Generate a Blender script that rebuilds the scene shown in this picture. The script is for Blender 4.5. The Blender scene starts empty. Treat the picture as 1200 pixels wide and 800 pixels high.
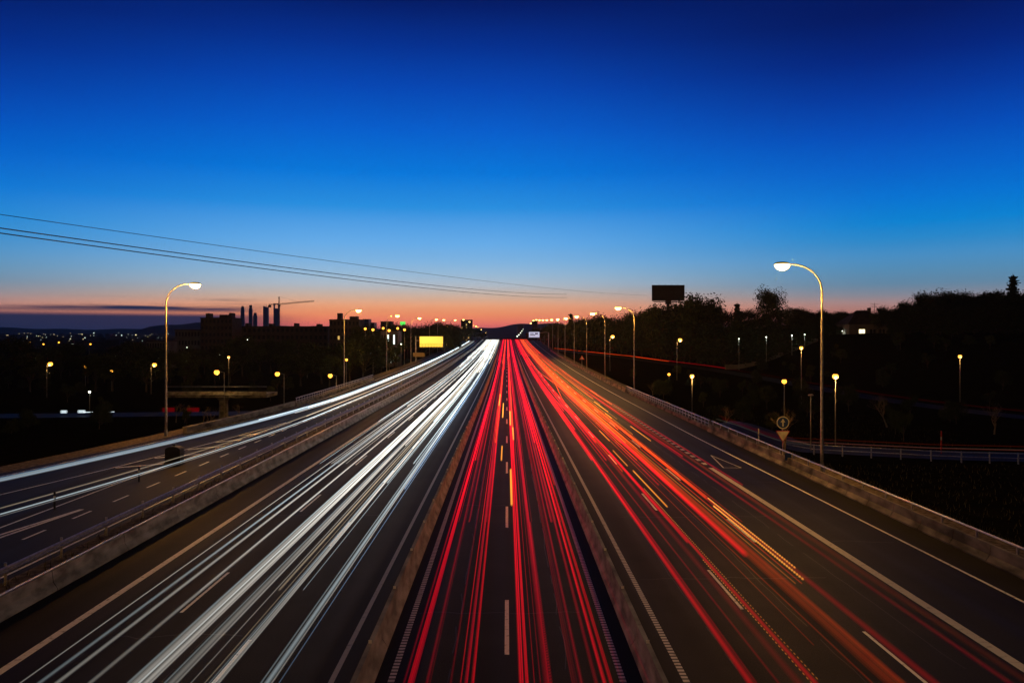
import bpy, bmesh, math, random
from mathutils import Vector, Matrix

random.seed(11)
SC = bpy.context.scene
COL = SC.collection
R = math.radians

# ------------------------------------------------------------------ camera
CAM_H = 10.3
FPX = 920.0            # focal length in pixels of the 1200 px wide photograph
cam = bpy.data.cameras.new('camera')
cam_o = bpy.data.objects.new('camera', cam)
COL.objects.link(cam_o)
cam_o.location = (0, 0, CAM_H)
cam_o.rotation_euler = (R(90), 0, 0)
cam.sensor_width = 36
cam.lens = FPX / 1200 * 36
cam.shift_x = 6 / 1200
cam.shift_y = -5 / 1200
cam.clip_start = 0.2
cam.clip_end = 40000
SC.camera = cam_o

# ------------------------------------------------------------------ render settings
SC.render.engine = 'CYCLES'
SC.view_settings.view_transform = 'Standard'
SC.view_settings.look = 'None'
SC.view_settings.gamma = 1
SC.view_settings.exposure = 0
SC.view_settings.use_curve_mapping = False
cy = SC.cycles
cy.use_denoising = True
cy.max_bounces = 5
cy.diffuse_bounces = 2
cy.glossy_bounces = 2
cy.transparent_max_bounces = 160
cy.sample_clamp_indirect = 3
cy.sample_clamp_direct = 0
cy.use_light_tree = True


def lin(c):
    return tuple(((v / 255) / 12.92 if v / 255 <= 0.04045 else ((v / 255 + 0.055) / 1.055) ** 2.4) for v in c)


# ------------------------------------------------------------------ world: dusk sky, the sun already down
SUN_AZ = R(-7)
world = bpy.data.worlds.new('World')
SC.world = world
world.use_nodes = True
wn, wl = world.node_tree.nodes, world.node_tree.links
bg = wn['Background']


def wmath(op, a, b=None, clamp=False):
    n = wn.new('ShaderNodeMath')
    n.operation = op
    n.use_clamp = clamp
    for i, v in enumerate((a, b)):
        if v is None:
            continue
        if isinstance(v, (int, float)):
            n.inputs[i].default_value = v
        else:
            wl.new(v, n.inputs[i])
    return n.outputs[0]


def wmap(v, a, b, c=0.0, d=1.0, smooth=True):
    n = wn.new('ShaderNodeMapRange')
    n.interpolation_type = 'SMOOTHSTEP' if smooth else 'LINEAR'
    wl.new(v, n.inputs[0])
    for i, x in enumerate((a, b, c, d)):
        n.inputs[1 + i].default_value = x
    return n.outputs[0]


def wramp(fac, stops, span):
    n = wn.new('ShaderNodeValToRGB')
    cr = n.color_ramp
    cr.interpolation = 'LINEAR'
    while len(cr.elements) < len(stops):
        cr.elements.new(0.5)
    for e, (deg, c) in zip(cr.elements, stops):
        e.position = max(0, min(1, deg / span))
        e.color = (*c, 1)
    wl.new(fac, n.inputs[0])
    return n.outputs[0]


def wmix(f, a, b, mode='MIX'):
    n = wn.new('ShaderNodeMix')
    n.data_type = 'RGBA'
    n.blend_type = mode
    if isinstance(f, (int, float)):
        n.inputs[0].default_value = f
    else:
        wl.new(f, n.inputs[0])
    for i, v in ((6, a), (7, b)):
        if isinstance(v, tuple):
            n.inputs[i].default_value = (*v, 1)
        else:
            wl.new(v, n.inputs[i])
    return n.outputs[2]


def elev(y):
    return math.degrees(math.atan((395 - y) / FPX))


tc = wn.new('ShaderNodeTexCoord')
nrm = wn.new('ShaderNodeVectorMath'); nrm.operation = 'NORMALIZE'
wl.new(tc.outputs['Generated'], nrm.inputs[0])
sep = wn.new('ShaderNodeSeparateXYZ')
wl.new(nrm.outputs[0], sep.inputs[0])
el = wmath('MULTIPLY', wmath('ARCSINE', sep.outputs[2]), 180 / math.pi)
az = wmath('MULTIPLY', wmath('ARCTAN2', sep.outputs[0], sep.outputs[1]), 180 / math.pi)
daz = wmath('ABSOLUTE', wmath('SUBTRACT', az, math.degrees(SUN_AZ)))
f_el = wmath('DIVIDE', el, 60.0, True)
def elev_side(y):
    return math.degrees(math.atan((395 - y) / 1040))


centre = [(0, (110, 56, 84)), (elev(386), (196, 92, 104)), (elev(380), (226, 112, 98)), (elev(374), (239, 131, 98)), (elev(368), (242, 146, 100)),
          (elev(359), (238, 162, 118)), (elev(351), (216, 172, 144)), (elev(343), (198, 182, 172)), (elev(334), (178, 190, 202)),
          (elev(322), (154, 188, 216)), (elev(306), (128, 182, 228)), (elev(286), (104, 175, 236)), (elev(262), (78, 160, 232)), (elev(244), (40, 146, 228)),
          (elev(205), (0, 122, 222)), (elev(155), (0, 96, 208)), (elev(105), (0, 72, 184)), (elev(55), (0, 49, 148)),
          (elev(5), (0, 27, 104)), (31, (1, 9, 40)), (60, (1, 3, 12))]
side = [(0, (42, 36, 62)), (elev_side(385), (84, 56, 82)), (elev_side(375), (140, 90, 98)), (elev_side(364), (182, 124, 112)), (elev_side(354), (166, 132, 130)),
        (elev_side(345), (132, 134, 146)), (elev_side(332), (100, 136, 164)), (elev_side(316), (86, 141, 180)), (elev_side(298), (72, 144, 198)),
        (elev_side(278), (40, 138, 206)), (elev_side(258), (6, 132, 212)), (elev_side(230), (0, 118, 214)), (elev_side(195), (0, 100, 206)), (elev_side(150), (0, 77, 188)),
        (elev_side(105), (0, 56, 160)), (elev_side(60), (0, 37, 128)), (elev_side(10), (0, 24, 98)), (23.3, (0, 21, 88)), (27, (1, 8, 40)), (31, (1, 5, 24)), (60, (1, 2, 9))]
sky_c = wramp(f_el, [(d, lin(c)) for d, c in centre], 60)
sky_s = wramp(f_el, [(d, lin(c)) for d, c in side], 60)
sky = wmix(wmap(daz, 4, 34), sky_c, sky_s)
# real twilight scattering, added thinly
nish = wn.new('ShaderNodeTexSky')
nish.sky_type = 'NISHITA'
nish.sun_disc = False
nish.sun_elevation = R(-3.5)
nish.sun_rotation = SUN_AZ
nish.ozone_density = 4
nish.dust_density = 2
sky = wmix(0.035, sky, nish.outputs[0], 'ADD')
# low cloud bars over the western horizon (noise on the direction, stretched flat)
cmb = wn.new('ShaderNodeCombineXYZ')
wl.new(wmath('MULTIPLY', az, 0.055), cmb.inputs[0])
wl.new(wmath('MULTIPLY', el, 1.15), cmb.inputs[1])
cn = wn.new('ShaderNodeTexNoise')
cn.inputs['Scale'].default_value = 1.0
cn.inputs['Detail'].default_value = 4
cn.inputs['Roughness'].default_value = 0.5
cn.noise_dimensions = '2D'
wl.new(cmb.outputs[0], cn.inputs['Vector'])
bar1 = wmath('MULTIPLY', wmap(el, 1.5, 1.95), wmap(el, 2.2, 2.42, 1, 0))
bar2 = wmath('MULTIPLY', wmap(el, -0.1, 0.1), wmap(el, 1.35, 1.8, 1, 0))
wob = wmap(cn.outputs[0], 0.30, 0.52)
leftside = wmap(az, -21, -13, 1, 0)
cover = wmath('MULTIPLY', wmath('MAXIMUM', wmath('MULTIPLY', bar1, wob), wmath('MULTIPLY', bar2, 0.97)), leftside)
thin = wmath('MULTIPLY', wmath('MULTIPLY', wmap(el, 2.35, 2.5), wmap(el, 2.55, 2.75, 1, 0)),
             wmath('MULTIPLY', wmap(az, -32, -26), wmap(az, -19, -16, 1, 0)))
cover = wmath('MAXIMUM', cover, wmath('MULTIPLY', thin, wmap(cn.outputs[0], 0.42, 0.6, 0, 0.6)))
sky = wmix(cover, sky, lin((26, 40, 72)))
# the sky stands beyond the haze, which takes some of its light near the horizon
hf = wramp(f_el, [(0, (.84,) * 3), (2.2, (.82,) * 3), (3.5, (.68,) * 3), (6, (.60,) * 3), (10, (.555,) * 3), (20, (.528,) * 3), (60, (.5,) * 3)], 60)
hf2 = wn.new('ShaderNodeVectorMath'); hf2.operation = 'SCALE'; hf2.inputs[3].default_value = 2.0
wl.new(hf, hf2.inputs[0])
sky = wmix(1.0, sky, hf2.outputs[0], 'MULTIPLY')
# darker away from the afterglow, behind the camera
sky = wmix(wmap(daz, 41, 80, 0, 0.95), sky, (0.0015, 0.003, 0.012))
# nothing below the horizon but dark
sky = wmix(wmap(el, -0.6, -0.05, 1, 0), sky, (0.004, 0.005, 0.012))
wl.new(sky, bg.inputs[0])
bg.inputs[1].default_value = 0.93

# ------------------------------------------------------------------ helpers


def sm(a, b, v):
    t = max(0.0, min(1.0, (v - a) / (b - a)))
    return t * t * (3 - 2 * t)


def zr(d):
    """height of the motorway: level, then climbing to a crest"""
    if d < 130:
        return 0.0
    if d < 570:
        return 7.2 * ((d - 130) / 440) ** 1.6
    if d < 610:
        t = d - 570
        return 7.2 + .026 * t - .026 / 80 * t * t
    return max(1.0, 7.72 - .012 * (d - 610))


def xl(d):
    """centre line of the collector road's outer lane: bends off to the left near the bridge"""
    return -27.5 - (max(0, 130 - d) ** 2) * 0.0013


XS = [(0, 112), (60, 100), (105, 88), (133, 80), (225, 62), (315, 50), (420, 22), (520, 18), (2000, 18)]


def xs(d):
    """centre line of the slip road that leaves on the right"""
    for (a, u), (b, v) in zip(XS, XS[1:]):
        if a <= d <= b:
            t = (d - a) / (b - a)
            return u + (v - u) * t
    return 18.0


def terrain(x, d):
    z0 = zr(d)
    if x < 0:
        e = xl(d) - 6.5
        low = z0 * 0.45 - 3.6 - 2.5 * sm(-80, -400, x)
        return z0 - .35 + (low - z0 + .35) * sm(e, e - 9, x)
    drop = 2.4 * (1 - sm(140, 240, d))
    z = z0 - .35 - (drop - .2) * sm(24.5, 33, x)
    hill = 11 * sm(xs(d) + 6, xs(d) + 45, x) * sm(60, 130, d)
    return z + hill * (1 - .55 * sm(350, 900, d))


def at(px, py, d):
    return Vector(((px - 594) / FPX * d, d, CAM_H - (py - 395) / FPX * d))


def tag(o, label=None, cat=None, group=None, kind=None):
    if label: o['label'] = label
    if cat: o['category'] = cat
    if group: o['group'] = group
    if kind: o['kind'] = kind
    return o


def empty(name, loc, label, cat, group=None, rz=0):
    o = bpy.data.objects.new(name, None)
    COL.objects.link(o)
    o.empty_display_size = .3
    o.location = loc
    o.rotation_euler = (0, 0, rz)
    return tag(o, label, cat, group)


def copy_tree(o, parent=None):
    c = o.copy()
    COL.objects.link(c)
    if parent:
        c.parent = parent
    for ch in o.children:
        copy_tree(ch, c)
    return c


class MB:
    def __init__(self):
        self.v, self.f = [], []

    def quad(self, a, b, c, d):
        i = len(self.v)
        self.v += [tuple(a), tuple(b), tuple(c), tuple(d)]
        self.f.append((i, i + 1, i + 2, i + 3))

    def box(self, x0, y0, z0, x1, y1, z1):
        i = len(self.v)
        self.v += [(x0, y0, z0), (x1, y0, z0), (x1, y1, z0), (x0, y1, z0), (x0, y0, z1), (x1, y0, z1), (x1, y1, z1), (x0, y1, z1)]
        for q in ((0, 3, 2, 1), (4, 5, 6, 7), (0, 1, 5, 4), (1, 2, 6, 5), (2, 3, 7, 6), (3, 0, 4, 7)):
            self.f.append(tuple(i + k for k in q))
        return self

    def tube(self, pts, rad, n=8, cap=True):
        """rad is a number or one per point"""
        pts = [Vector(p) for p in pts]
        rads = rad if isinstance(rad, (list, tuple)) else [rad] * len(pts)
        base = len(self.v)
        prev = None
        for k, p in enumerate(pts):
            t = (pts[min(k + 1, len(pts) - 1)] - pts[max(k - 1, 0)]).normalized()
            if prev is None:
                a = t.orthogonal().normalized() if abs(t.z) > .9 else t.cross(Vector((0, 0, 1))).normalized()
            else:
                a = (prev - t * prev.dot(t)).normalized()
            prev = a
            b = t.cross(a)
            for j in range(n):
                an = 2 * math.pi * j / n
                self.v.append(tuple(p + (a * math.cos(an) + b * math.sin(an)) * rads[k]))
        for k in range(len(pts) - 1):
            for j in range(n):
                j2 = (j + 1) % n
                self.f.append((base + k * n + j, base + k * n + j2, base + (k + 1) * n + j2, base + (k + 1) * n + j))
        if cap:
            self.f.append(tuple(base + j for j in reversed(range(n))))
            e = base + (len(pts) - 1) * n
            self.f.append(tuple(e + j for j in range(n)))
        return self

    def profile(self, prof, ys, fx, fz, caps=True):
        """closed cross-section [(x, z)] swept along y; fx, fz give the offset at each y"""
        n = len(prof)
        base = len(self.v)
        for y in ys:
            for (x, z) in prof:
                self.v.append((fx(y) + x, y, fz(y) + z))
        for k in range(len(ys) - 1):
            for j in range(n):
                j2 = (j + 1) % n
                self.f.append((base + k * n + j, base + (k + 1) * n + j, base + (k + 1) * n + j2, base + k * n + j2))
        if caps:
            self.f.append(tuple(base + j for j in range(n)))
            e = base + (len(ys) - 1) * n
            self.f.append(tuple(e + j for j in reversed(range(n))))
        return self

    def strip(self, ys, fl, fr, fz):
        """flat sheet along y between x=fl(y) and x=fr(y)"""
        base = len(self.v)
        for y in ys:
            self.v += [(fl(y), y, fz(y)), (fr(y), y, fz(y))]
        for k in range(len(ys) - 1):
            i = base + 2 * k
            self.f.append((i, i + 1, i + 3, i + 2))
        return self

    def lathe(self, prof, n=16, cx=0, cy=0, sx=1, sy=1):
        base = len(self.v)
        for (r, z) in prof:
            for j in range(n):
                an = 2 * math.pi * j / n
                self.v.append((cx + r * math.cos(an) * sx, cy + r * math.sin(an) * sy, z))
        for k in range(len(prof) - 1):
            for j in range(n):
                j2 = (j + 1) % n
                self.f.append((base + k * n + j, base + k * n + j2, base + (k + 1) * n + j2, base + (k + 1) * n + j))
        self.f.append(tuple(base + j for j in reversed(range(n))))
        e = base + (len(prof) - 1) * n
        self.f.append(tuple(e + j for j in range(n)))
        return self

    def mesh(self, name, mat, smooth=False):
        me = bpy.data.meshes.new(name)
        me.from_pydata(self.v, [], self.f)
        me.update()
        me.materials.append(mat)
        if smooth:
            me.polygons.foreach_set('use_smooth', [True] * len(me.polygons))
        return me

    def build(self, name, mat, parent=None, smooth=False):
        o = bpy.data.objects.new(name, self.mesh(name, mat, smooth))
        COL.objects.link(o)
        if parent:
            o.parent = parent
        return o


def mesh_obj(name, me, parent=None, loc=None):
    o = bpy.data.objects.new(name, me)
    COL.objects.link(o)
    if parent: o.parent = parent
    if loc is not None: o.location = loc
    return o


# ------------------------------------------------------------------ materials
def nmat(name):
    m = bpy.data.materials.new(name)
    m.use_nodes = True
    return m, m.node_tree.nodes, m.node_tree.links, m.node_tree.nodes['Principled BSDF']


def surf(name, ca, cb, scale=4, rough=.8, metal=0, bump=0.0, stretch=None, detail=6, lo=.35, hi=.65, spec=.3):
    m, n, l, b = nmat(name)
    t = n.new('ShaderNodeTexCoord')
    src = t.outputs['Object']
    if stretch:
        mp = n.new('ShaderNodeMapping')
        mp.inputs['Scale'].default_value = stretch
        l.new(src, mp.inputs[0]); src = mp.outputs[0]
    no = n.new('ShaderNodeTexNoise')
    no.inputs['Scale'].default_value = scale
    no.inputs['Detail'].default_value = detail
    l.new(src, no.inputs['Vector'])
    cr = n.new('ShaderNodeValToRGB')
    cr.color_ramp.elements[0].position = lo; cr.color_ramp.elements[1].position = hi
    cr.color_ramp.elements[0].color = (*ca, 1); cr.color_ramp.elements[1].color = (*cb, 1)
    l.new(no.outputs[0], cr.inputs[0])
    l.new(cr.outputs[0], b.inputs['Base Color'])
    b.inputs['Roughness'].default_value = rough
    b.inputs['Metallic'].default_value = metal
    b.inputs['Specular IOR Level'].default_value = spec
    if bump:
        n2 = n.new('ShaderNodeTexNoise'); n2.inputs['Scale'].default_value = scale * 6; n2.inputs['Detail'].default_value = 4
        l.new(src, n2.inputs['Vector'])
        bp = n.new('ShaderNodeBump'); bp.inputs['Strength'].default_value = bump; bp.inputs['Distance'].default_value = .02
        l.new(n2.outputs[0], bp.inputs['Height']); l.new(bp.outputs[0], b.inputs['Normal'])
    return m


def glow(name, col, strength):
    m, n, l, b = nmat(name)
    b.inputs['Base Color'].default_value = (.5, .5, .5, 1)
    b.inputs['Emission Color'].default_value = (*col, 1)
    b.inputs['Emission Strength'].default_value = strength
    return m


def asphalt_mat():
    m, n, l, b = nmat('asphalt')
    t = n.new('ShaderNodeTexCoord')
    mp = n.new('ShaderNodeMapping'); mp.inputs['Scale'].default_value = (1.1, .02, 1)
    l.new(t.outputs['Object'], mp.inputs[0])
    a = n.new('ShaderNodeTexNoise'); a.inputs['Scale'].default_value = 1.0; a.inputs['Detail'].default_value = 3
    l.new(mp.outputs[0], a.inputs['Vector'])
    c = n.new('ShaderNodeTexNoise'); c.inputs['Scale'].default_value = .35; c.inputs['Detail'].default_value = 8
    l.new(t.outputs['Object'], c.inputs['Vector'])
    g = n.new('ShaderNodeTexNoise'); g.inputs['Scale'].default_value = 24; g.inputs['Detail'].default_value = 3
    l.new(t.outputs['Object'], g.inputs['Vector'])
    mx = n.new('ShaderNodeMix'); mx.inputs[0].default_value = .45
    l.new(a.outputs[0], mx.inputs[2]); l.new(c.outputs[0], mx.inputs[3])
    my = n.new('ShaderNodeMix'); my.inputs[0].default_value = .45
    l.new(mx.outputs[0], my.inputs[2]); l.new(g.outputs[0], my.inputs[3])
    cr = n.new('ShaderNodeValToRGB')
    cr.color_ramp.elements[0].position = .38; cr.color_ramp.elements[1].position = .62
    cr.color_ramp.elements[0].color = (.002, .0019, .0018, 1); cr.color_ramp.elements[1].color = (.018, .0171, .016, 1)
    l.new(my.outputs[0], cr.inputs[0]); l.new(cr.outputs[0], b.inputs['Base Color'])
    rr = n.new('ShaderNodeMapRange'); rr.inputs[3].default_value = .5; rr.inputs[4].default_value = .85
    l.new(a.outputs[0], rr.inputs[0]); l.new(rr.outputs[0], b.inputs['Roughness'])
    b.inputs['Specular IOR Level'].default_value = .06
    bp = n.new('ShaderNodeBump'); bp.inputs['Strength'].default_value = .35; bp.inputs['Distance'].default_value = .01
    l.new(g.outputs[0], bp.inputs['Height']); l.new(bp.outputs[0], b.inputs['Normal'])
    return m


def paint_mat(name, col, ribbed=False):
    """road paint: worn, and ribbed across for the profiled edge lines"""
    m, n, l, b = nmat(name)
    t = n.new('ShaderNodeTexCoord')
    no = n.new('ShaderNodeTexNoise'); no.inputs['Scale'].default_value = 5; no.inputs['Detail'].default_value = 8
    l.new(t.outputs['Object'], no.inputs['Vector'])
    cr = n.new('ShaderNodeValToRGB')
    cr.color_ramp.elements[0].position = .28; cr.color_ramp.elements[1].position = .45
    cr.color_ramp.elements[0].color = (.2, .19, .17, 1); cr.color_ramp.elements[1].color = (*col, 1)
    l.new(no.outputs[0], cr.inputs[0])
    out = cr.outputs[0]
    if ribbed:
        w = n.new('ShaderNodeTexWave'); w.bands_direction = 'Y'; w.inputs['Scale'].default_value = 1.3
        l.new(t.outputs['Object'], w.inputs['Vector'])
        mr = n.new('ShaderNodeMapRange'); mr.inputs[1].default_value = .3; mr.inputs[2].default_value = .5
        l.new(w.outputs[0], mr.inputs[0])
        mx = n.new('ShaderNodeMix'); mx.data_type = 'RGBA'
        l.new(mr.outputs[0], mx.inputs[0]); mx.inputs[6].default_value = (.05, .05, .045, 1); l.new(out, mx.inputs[7])
        out = mx.outputs[2]
    l.new(out, b.inputs['Base Color'])
    b.inputs['Roughness'].default_value = .6
    return m


def trail_mat(name, col, bead=0.0):
    """light left hanging in the air: adds to whatever is behind it; weaker where traffic swept past quickest"""
    m = bpy.data.materials.new(name)
    m.use_nodes = True
    n, l = m.node_tree.nodes, m.node_tree.links
    n.clear()
    out = n.new('ShaderNodeOutputMaterial')
    add = n.new('ShaderNodeAddShader'); tr = n.new('ShaderNodeBsdfTransparent'); em = n.new('ShaderNodeEmission')
    em.inputs[0].default_value = (*col, 1)
    geo = n.new('ShaderNodeNewGeometry'); sp = n.new('ShaderNodeSeparateXYZ')
    l.new(geo.outputs['Position'], sp.inputs[0])
    mr = n.new('ShaderNodeMapRange'); mr.interpolation_type = 'SMOOTHSTEP'
    mr.inputs[1].default_value = 16; mr.inputs[2].default_value = 118; mr.inputs[3].default_value = .085; mr.inputs[4].default_value = 1
    l.new(sp.outputs[1], mr.inputs[0])
    at_ = n.new('ShaderNodeAttribute'); at_.attribute_type = 'OBJECT'; at_.attribute_name = 'intensity'
    # slow unevenness along each strand
    cm = n.new('ShaderNodeCombineXYZ')
    my = n.new('ShaderNodeMath'); my.operation = 'MULTIPLY'; my.inputs[1].default_value = .035
    l.new(sp.outputs[1], my.inputs[0]); l.new(my.outputs[0], cm.inputs[1])
    ms = n.new('ShaderNodeMath'); ms.operation = 'MULTIPLY'; ms.inputs[1].default_value = 37
    l.new(at_.outputs['Fac'], ms.inputs[0]); l.new(ms.outputs[0], cm.inputs[0])
    no = n.new('ShaderNodeTexNoise'); no.inputs['Scale'].default_value = 1; no.inputs['Detail'].default_value = 3
    l.new(cm.outputs[0], no.inputs['Vector'])
    nr = n.new('ShaderNodeMapRange'); nr.inputs[1].default_value = .3; nr.inputs[2].default_value = .7
    nr.inputs[3].default_value = .55; nr.inputs[4].default_value = 1.3
    l.new(no.outputs[0], nr.inputs[0])
    a = n.new('ShaderNodeMath'); a.operation = 'MULTIPLY'; l.new(mr.outputs[0], a.inputs[0]); l.new(at_.outputs['Fac'], a.inputs[1])
    c = n.new('ShaderNodeMath'); c.operation = 'MULTIPLY'; l.new(a.outputs[0], c.inputs[0]); l.new(nr.outputs[0], c.inputs[1])
    val = c.outputs[0]
    if bead:
        w = n.new('ShaderNodeTexWave'); w.bands_direction = 'Y'; w.inputs['Scale'].default_value = bead
        l.new(geo.outputs['Position'], w.inputs['Vector'])
        wr = n.new('ShaderNodeMapRange'); wr.inputs[1].default_value = .35; wr.inputs[2].default_value = .75
        l.new(w.outputs[0], wr.inputs[0])
        wm = n.new('ShaderNodeMath'); wm.operation = 'MULTIPLY'; l.new(val, wm.inputs[0]); l.new(wr.outputs[0], wm.inputs[1])
        val = wm.outputs[0]
    l.new(val, em.inputs[1])
    l.new(tr.outputs[0], add.inputs[0]); l.new(em.outputs[0], add.inputs[1]); l.new(add.outputs[0], out.inputs[0])
    return m


M = {}
M['asphalt'] = asphalt_mat()
M['soil'] = surf('dark_soil', (.0015, .0014, .001), (.005, .0043, .003), .5, .95, bump=.5, spec=0)
M['hill'] = surf('far_hill', (.02, .026, .03), (.04, .046, .052), .004, 1)
M['gravel'] = surf('gravel', (.05, .042, .032), (.16, .13, .10), 3, .95, bump=.8, spec=.04)
M['white_paint'] = paint_mat('white_paint', (.72, .71, .66))
M['ribbed_paint'] = paint_mat('ribbed_paint', (.6, .59, .55), True)
M['worn_paint'] = paint_mat('worn_paint', (.4, .38, .33))
M['concrete'] = surf('concrete', (.10, .10, .097), (.29, .288, .28), 1.3, .85, bump=.35, stretch=(1, .6, 1.5))
M['old_concrete'] = surf('old_concrete', (.04, .038, .034), (.24, .228, .205), .9, .9, bump=.5, stretch=(1, .5, 1.2))
M['galvanised'] = surf('galvanised', (.30, .30, .30), (.48, .48, .47), 6, .42, .85)
M['pole'] = surf('painted_pole', (.20, .20, .19), (.34, .34, .32), 5, .45, .5)
M['dark_metal'] = surf('dark_metal', (.03, .03, .035), (.06, .06, .065), 4, .5, .6)
M['bark'] = surf('bark', (.03, .024, .018), (.075, .06, .045), 5, .95, bump=.6)
M['pale_bark'] = surf('pale_bark', (.10, .08, .06), (.2, .165, .13), 5, .9, bump=.5)
M['leaf_a'] = surf('leaf_olive', (.020, .028, .011), (.055, .07, .025), .6, .8, spec=.04)
M['leaf_b'] = surf('leaf_dark', (.014, .022, .012), (.035, .05, .024), .6, .8, spec=.04)
M['leaf_c'] = surf('leaf_needle', (.012, .020, .014), (.03, .042, .026), .8, .85, spec=.04)
M['grass'] = surf('dry_grass', (.03, .028, .012), (.085, .075, .035), .4, .9, spec=.04)
M['brick'] = surf('brick_wall', (.06, .042, .034), (.10, .07, .055), .4, .9)
M['render'] = surf('rendered_wall', (.11, .10, .09), (.17, .155, .14), .3, .9)
M['roof'] = surf('roof', (.035, .026, .022), (.06, .045, .038), 1, .9)
M['glass'] = surf('dark_glass', (.012, .014, .018), (.03, .034, .042), .3, .12, spec=.6)
M['tower'] = surf('tower_haze_blue', (.06, .08, .13), (.10, .125, .19), .01, .35)  # blue of the distant air mixed into the base colour
M['tower_frame_hazed'] = surf('tower_frame_hazed', (.03, .04, .07), (.05, .065, .10), .01, .5)  # frame tone also tinted with the haze's blue
M['reflector'] = surf('reflector', (.6, .6, .5), (.8, .8, .7), 4, .2)
M['sign_blue'] = surf('sign_blue', (.008, .025, .12), (.012, .032, .15), 3, .4)
M['sign_white'] = surf('sign_white', (.3, .3, .29), (.42, .42, .41), 3, .4)
M['sign_red'] = surf('sign_red', (.28, .012, .01), (.36, .018, .014), 3, .4)
M['sign_back'] = surf('sign_back', (.14, .10, .05), (.22, .16, .08), 3, .6)
M['black'] = surf('black_panel', (.006, .006, .008), (.014, .014, .017), 2, .6)
SOD = (1.0, .52, .13)
M['sodium'] = glow('sodium_lamp', (1, .60, .12), 15)
M['sodium_low'] = glow('sodium_lamp_low', (1, .40, .035), 3.4)
M['white_lamp'] = glow('white_lamp', (.9, 1, .75), 5)
M['yellow_sign'] = glow('lit_yellow_panel', (1.0, .60, .03), 1.1)
M['pale_sign'] = glow('lit_pale_panel', (.5, .62, .85), .75)
M['green_sign'] = glow('lit_green_panel', (.08, .9, .10), 1.3)
M['lit_warm'] = glow('lit_window_warm', (1, .82, .42), 2.6)
M['lit_amber'] = glow('lit_window_amber', (1, .62, .15), .7)
M['lit_cool'] = glow('lit_window_cool', (.8, 1, .9), 1.8)
TR = {'white': trail_mat('trail_white', (1, .95, .85)), 'cool': trail_mat('trail_cool', (.80, .95, 1)), 'blue': trail_mat('trail_blue', (.42, .66, 1)),
      'warm': trail_mat('trail_warm', (1, .80, .54)), 'red': trail_mat('trail_red', (1, .003, .016)), 'deep': trail_mat('trail_deep_red', (.75, .002, .022)),
      'orange': trail_mat('trail_orange', (1, .075, .004)), 'amber': trail_mat('trail_amber', (1, .34, .035)),
      'bead_amber': trail_mat('trail_amber_beaded', (1, .40, .06), 1.1), 'bead_red': trail_mat('trail_red_beaded', (1, .004, .03), 1.6)}


# ------------------------------------------------------------------ ground, roads
def grid_ground():
    xsn = [-9000, -6000, -4000, -2500, -1600, -1000, -700, -500, -360, -260, -200, -160, -130, -110, -96, -84, -74, -66, -60]
    xsn += [-58 + 2 * i for i in range(0, 80)]
    xsn += [104, 108, 113, 119, 126, 134, 144, 156, 172, 194, 224, 264, 320, 400, 520, 700, 1000, 1600, 2500, 4000, 6000, 9000]
    ys = [-300, -120, -60, -30] + [-12 + 4 * i for i in range(115)]
    y = ys[-1]
    st = 6
    while y < 7500:
        y += st; st *= 1.17; ys.append(min(y, 7900))
    mb = MB()
    for y in ys:
        for x in xsn:
            far = sm(2500, 8000, math.hypot(x, y))
            mb.v.append((x, y, terrain(x, y) + far * 20))
    n = len(xsn)
    for j in range(len(ys) - 1):
        for i in range(n - 1):
            mb.f.append((j * n + i, j * n + i + 1, (j + 1) * n + i + 1, (j + 1) * n + i))
    return mb.build('ground', M['soil'], smooth=True)


tag(grid_ground(), kind='structure')


def ridge(name, dist, x0, x1, zf, thick, mat):
    """a long rounded range of hills"""
    mb = MB()
    n = 160
    rows = [(-.5, 0), (-.3, .55), (-.12, .9), (0, 1), (.15, .88), (.35, .5), (.5, 0)]
    for (oy, k) in rows:
        for i in range(n + 1):
            x = x0 + (x1 - x0) * i / n
            mb.v.append((x, dist + oy * thick, -12 + (zf(x) + 12) * k))
    for j in range(len(rows) - 1):
        for i in range(n):
            a = j * (n + 1) + i
            mb.f.append((a, a + 1, a + n + 2, a + n + 1))
    return tag(mb.build(name, mat, smooth=True), kind='structure')


def hz_left(x):
    return 10 + 98 + 9 * math.sin(x * .0011 + 1) + 8 * math.sin(x * .0037) + 5 * math.sin(x * .0123)


def hz_mid(x):
    return 70 + 14 * math.sin(x * .004 + .5) + 8 * math.sin(x * .013) + 4 * math.sin(x * .037) - 6


ridge('far_hills', 7000, -7500, 7500, lambda x: hz_left(x) * .80, 1600, M['hill'])
ridge('hills', 5200, -2300, 2600, lambda x: hz_mid(x * .65) * 1.22, 1200, M['hill'])


def ysamp(a, b, near=6, far=16):
    out, y = [], a
    while y < b:
        out.append(y)
        y += near if y < 300 else far
    out.append(b)
    return out


Y0, Y1 = -20, 1250
ysr = ysamp(Y0, Y1)
road = tag(MB().strip(ysr, lambda y: -18.95, lambda y: 23.6, zr).build('motorway', M['asphalt']), kind='structure')
tag(MB().strip(ysr, lambda y: -21.2, lambda y: -18.95, lambda y: zr(y) - .004).build('verge', M['gravel']), kind='structure')
tag(MB().strip(ysr, lambda y: xl(y) - 4.4, lambda y: -21.2, lambda y: zr(y) - .004).build('side_road', M['asphalt']), kind='structure')
tag(MB().strip(ysr, lambda y: xl(y) - 7, lambda y: xl(y) - 4.4, lambda y: zr(y) - .01).build('verge_outer', M['gravel']), kind='structure')
tag(MB().strip(ysr, lambda y: 23.6, lambda y: 25.3, lambda y: zr(y) - .01).build('verge_right', M['gravel']), kind='structure')
# fix plain names
bpy.data.objects['verge_outer'].name = 'verge'
bpy.data.objects['verge_right'].name = 'verge'


def lift(h):
    return lambda y: zr(y) + h


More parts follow.
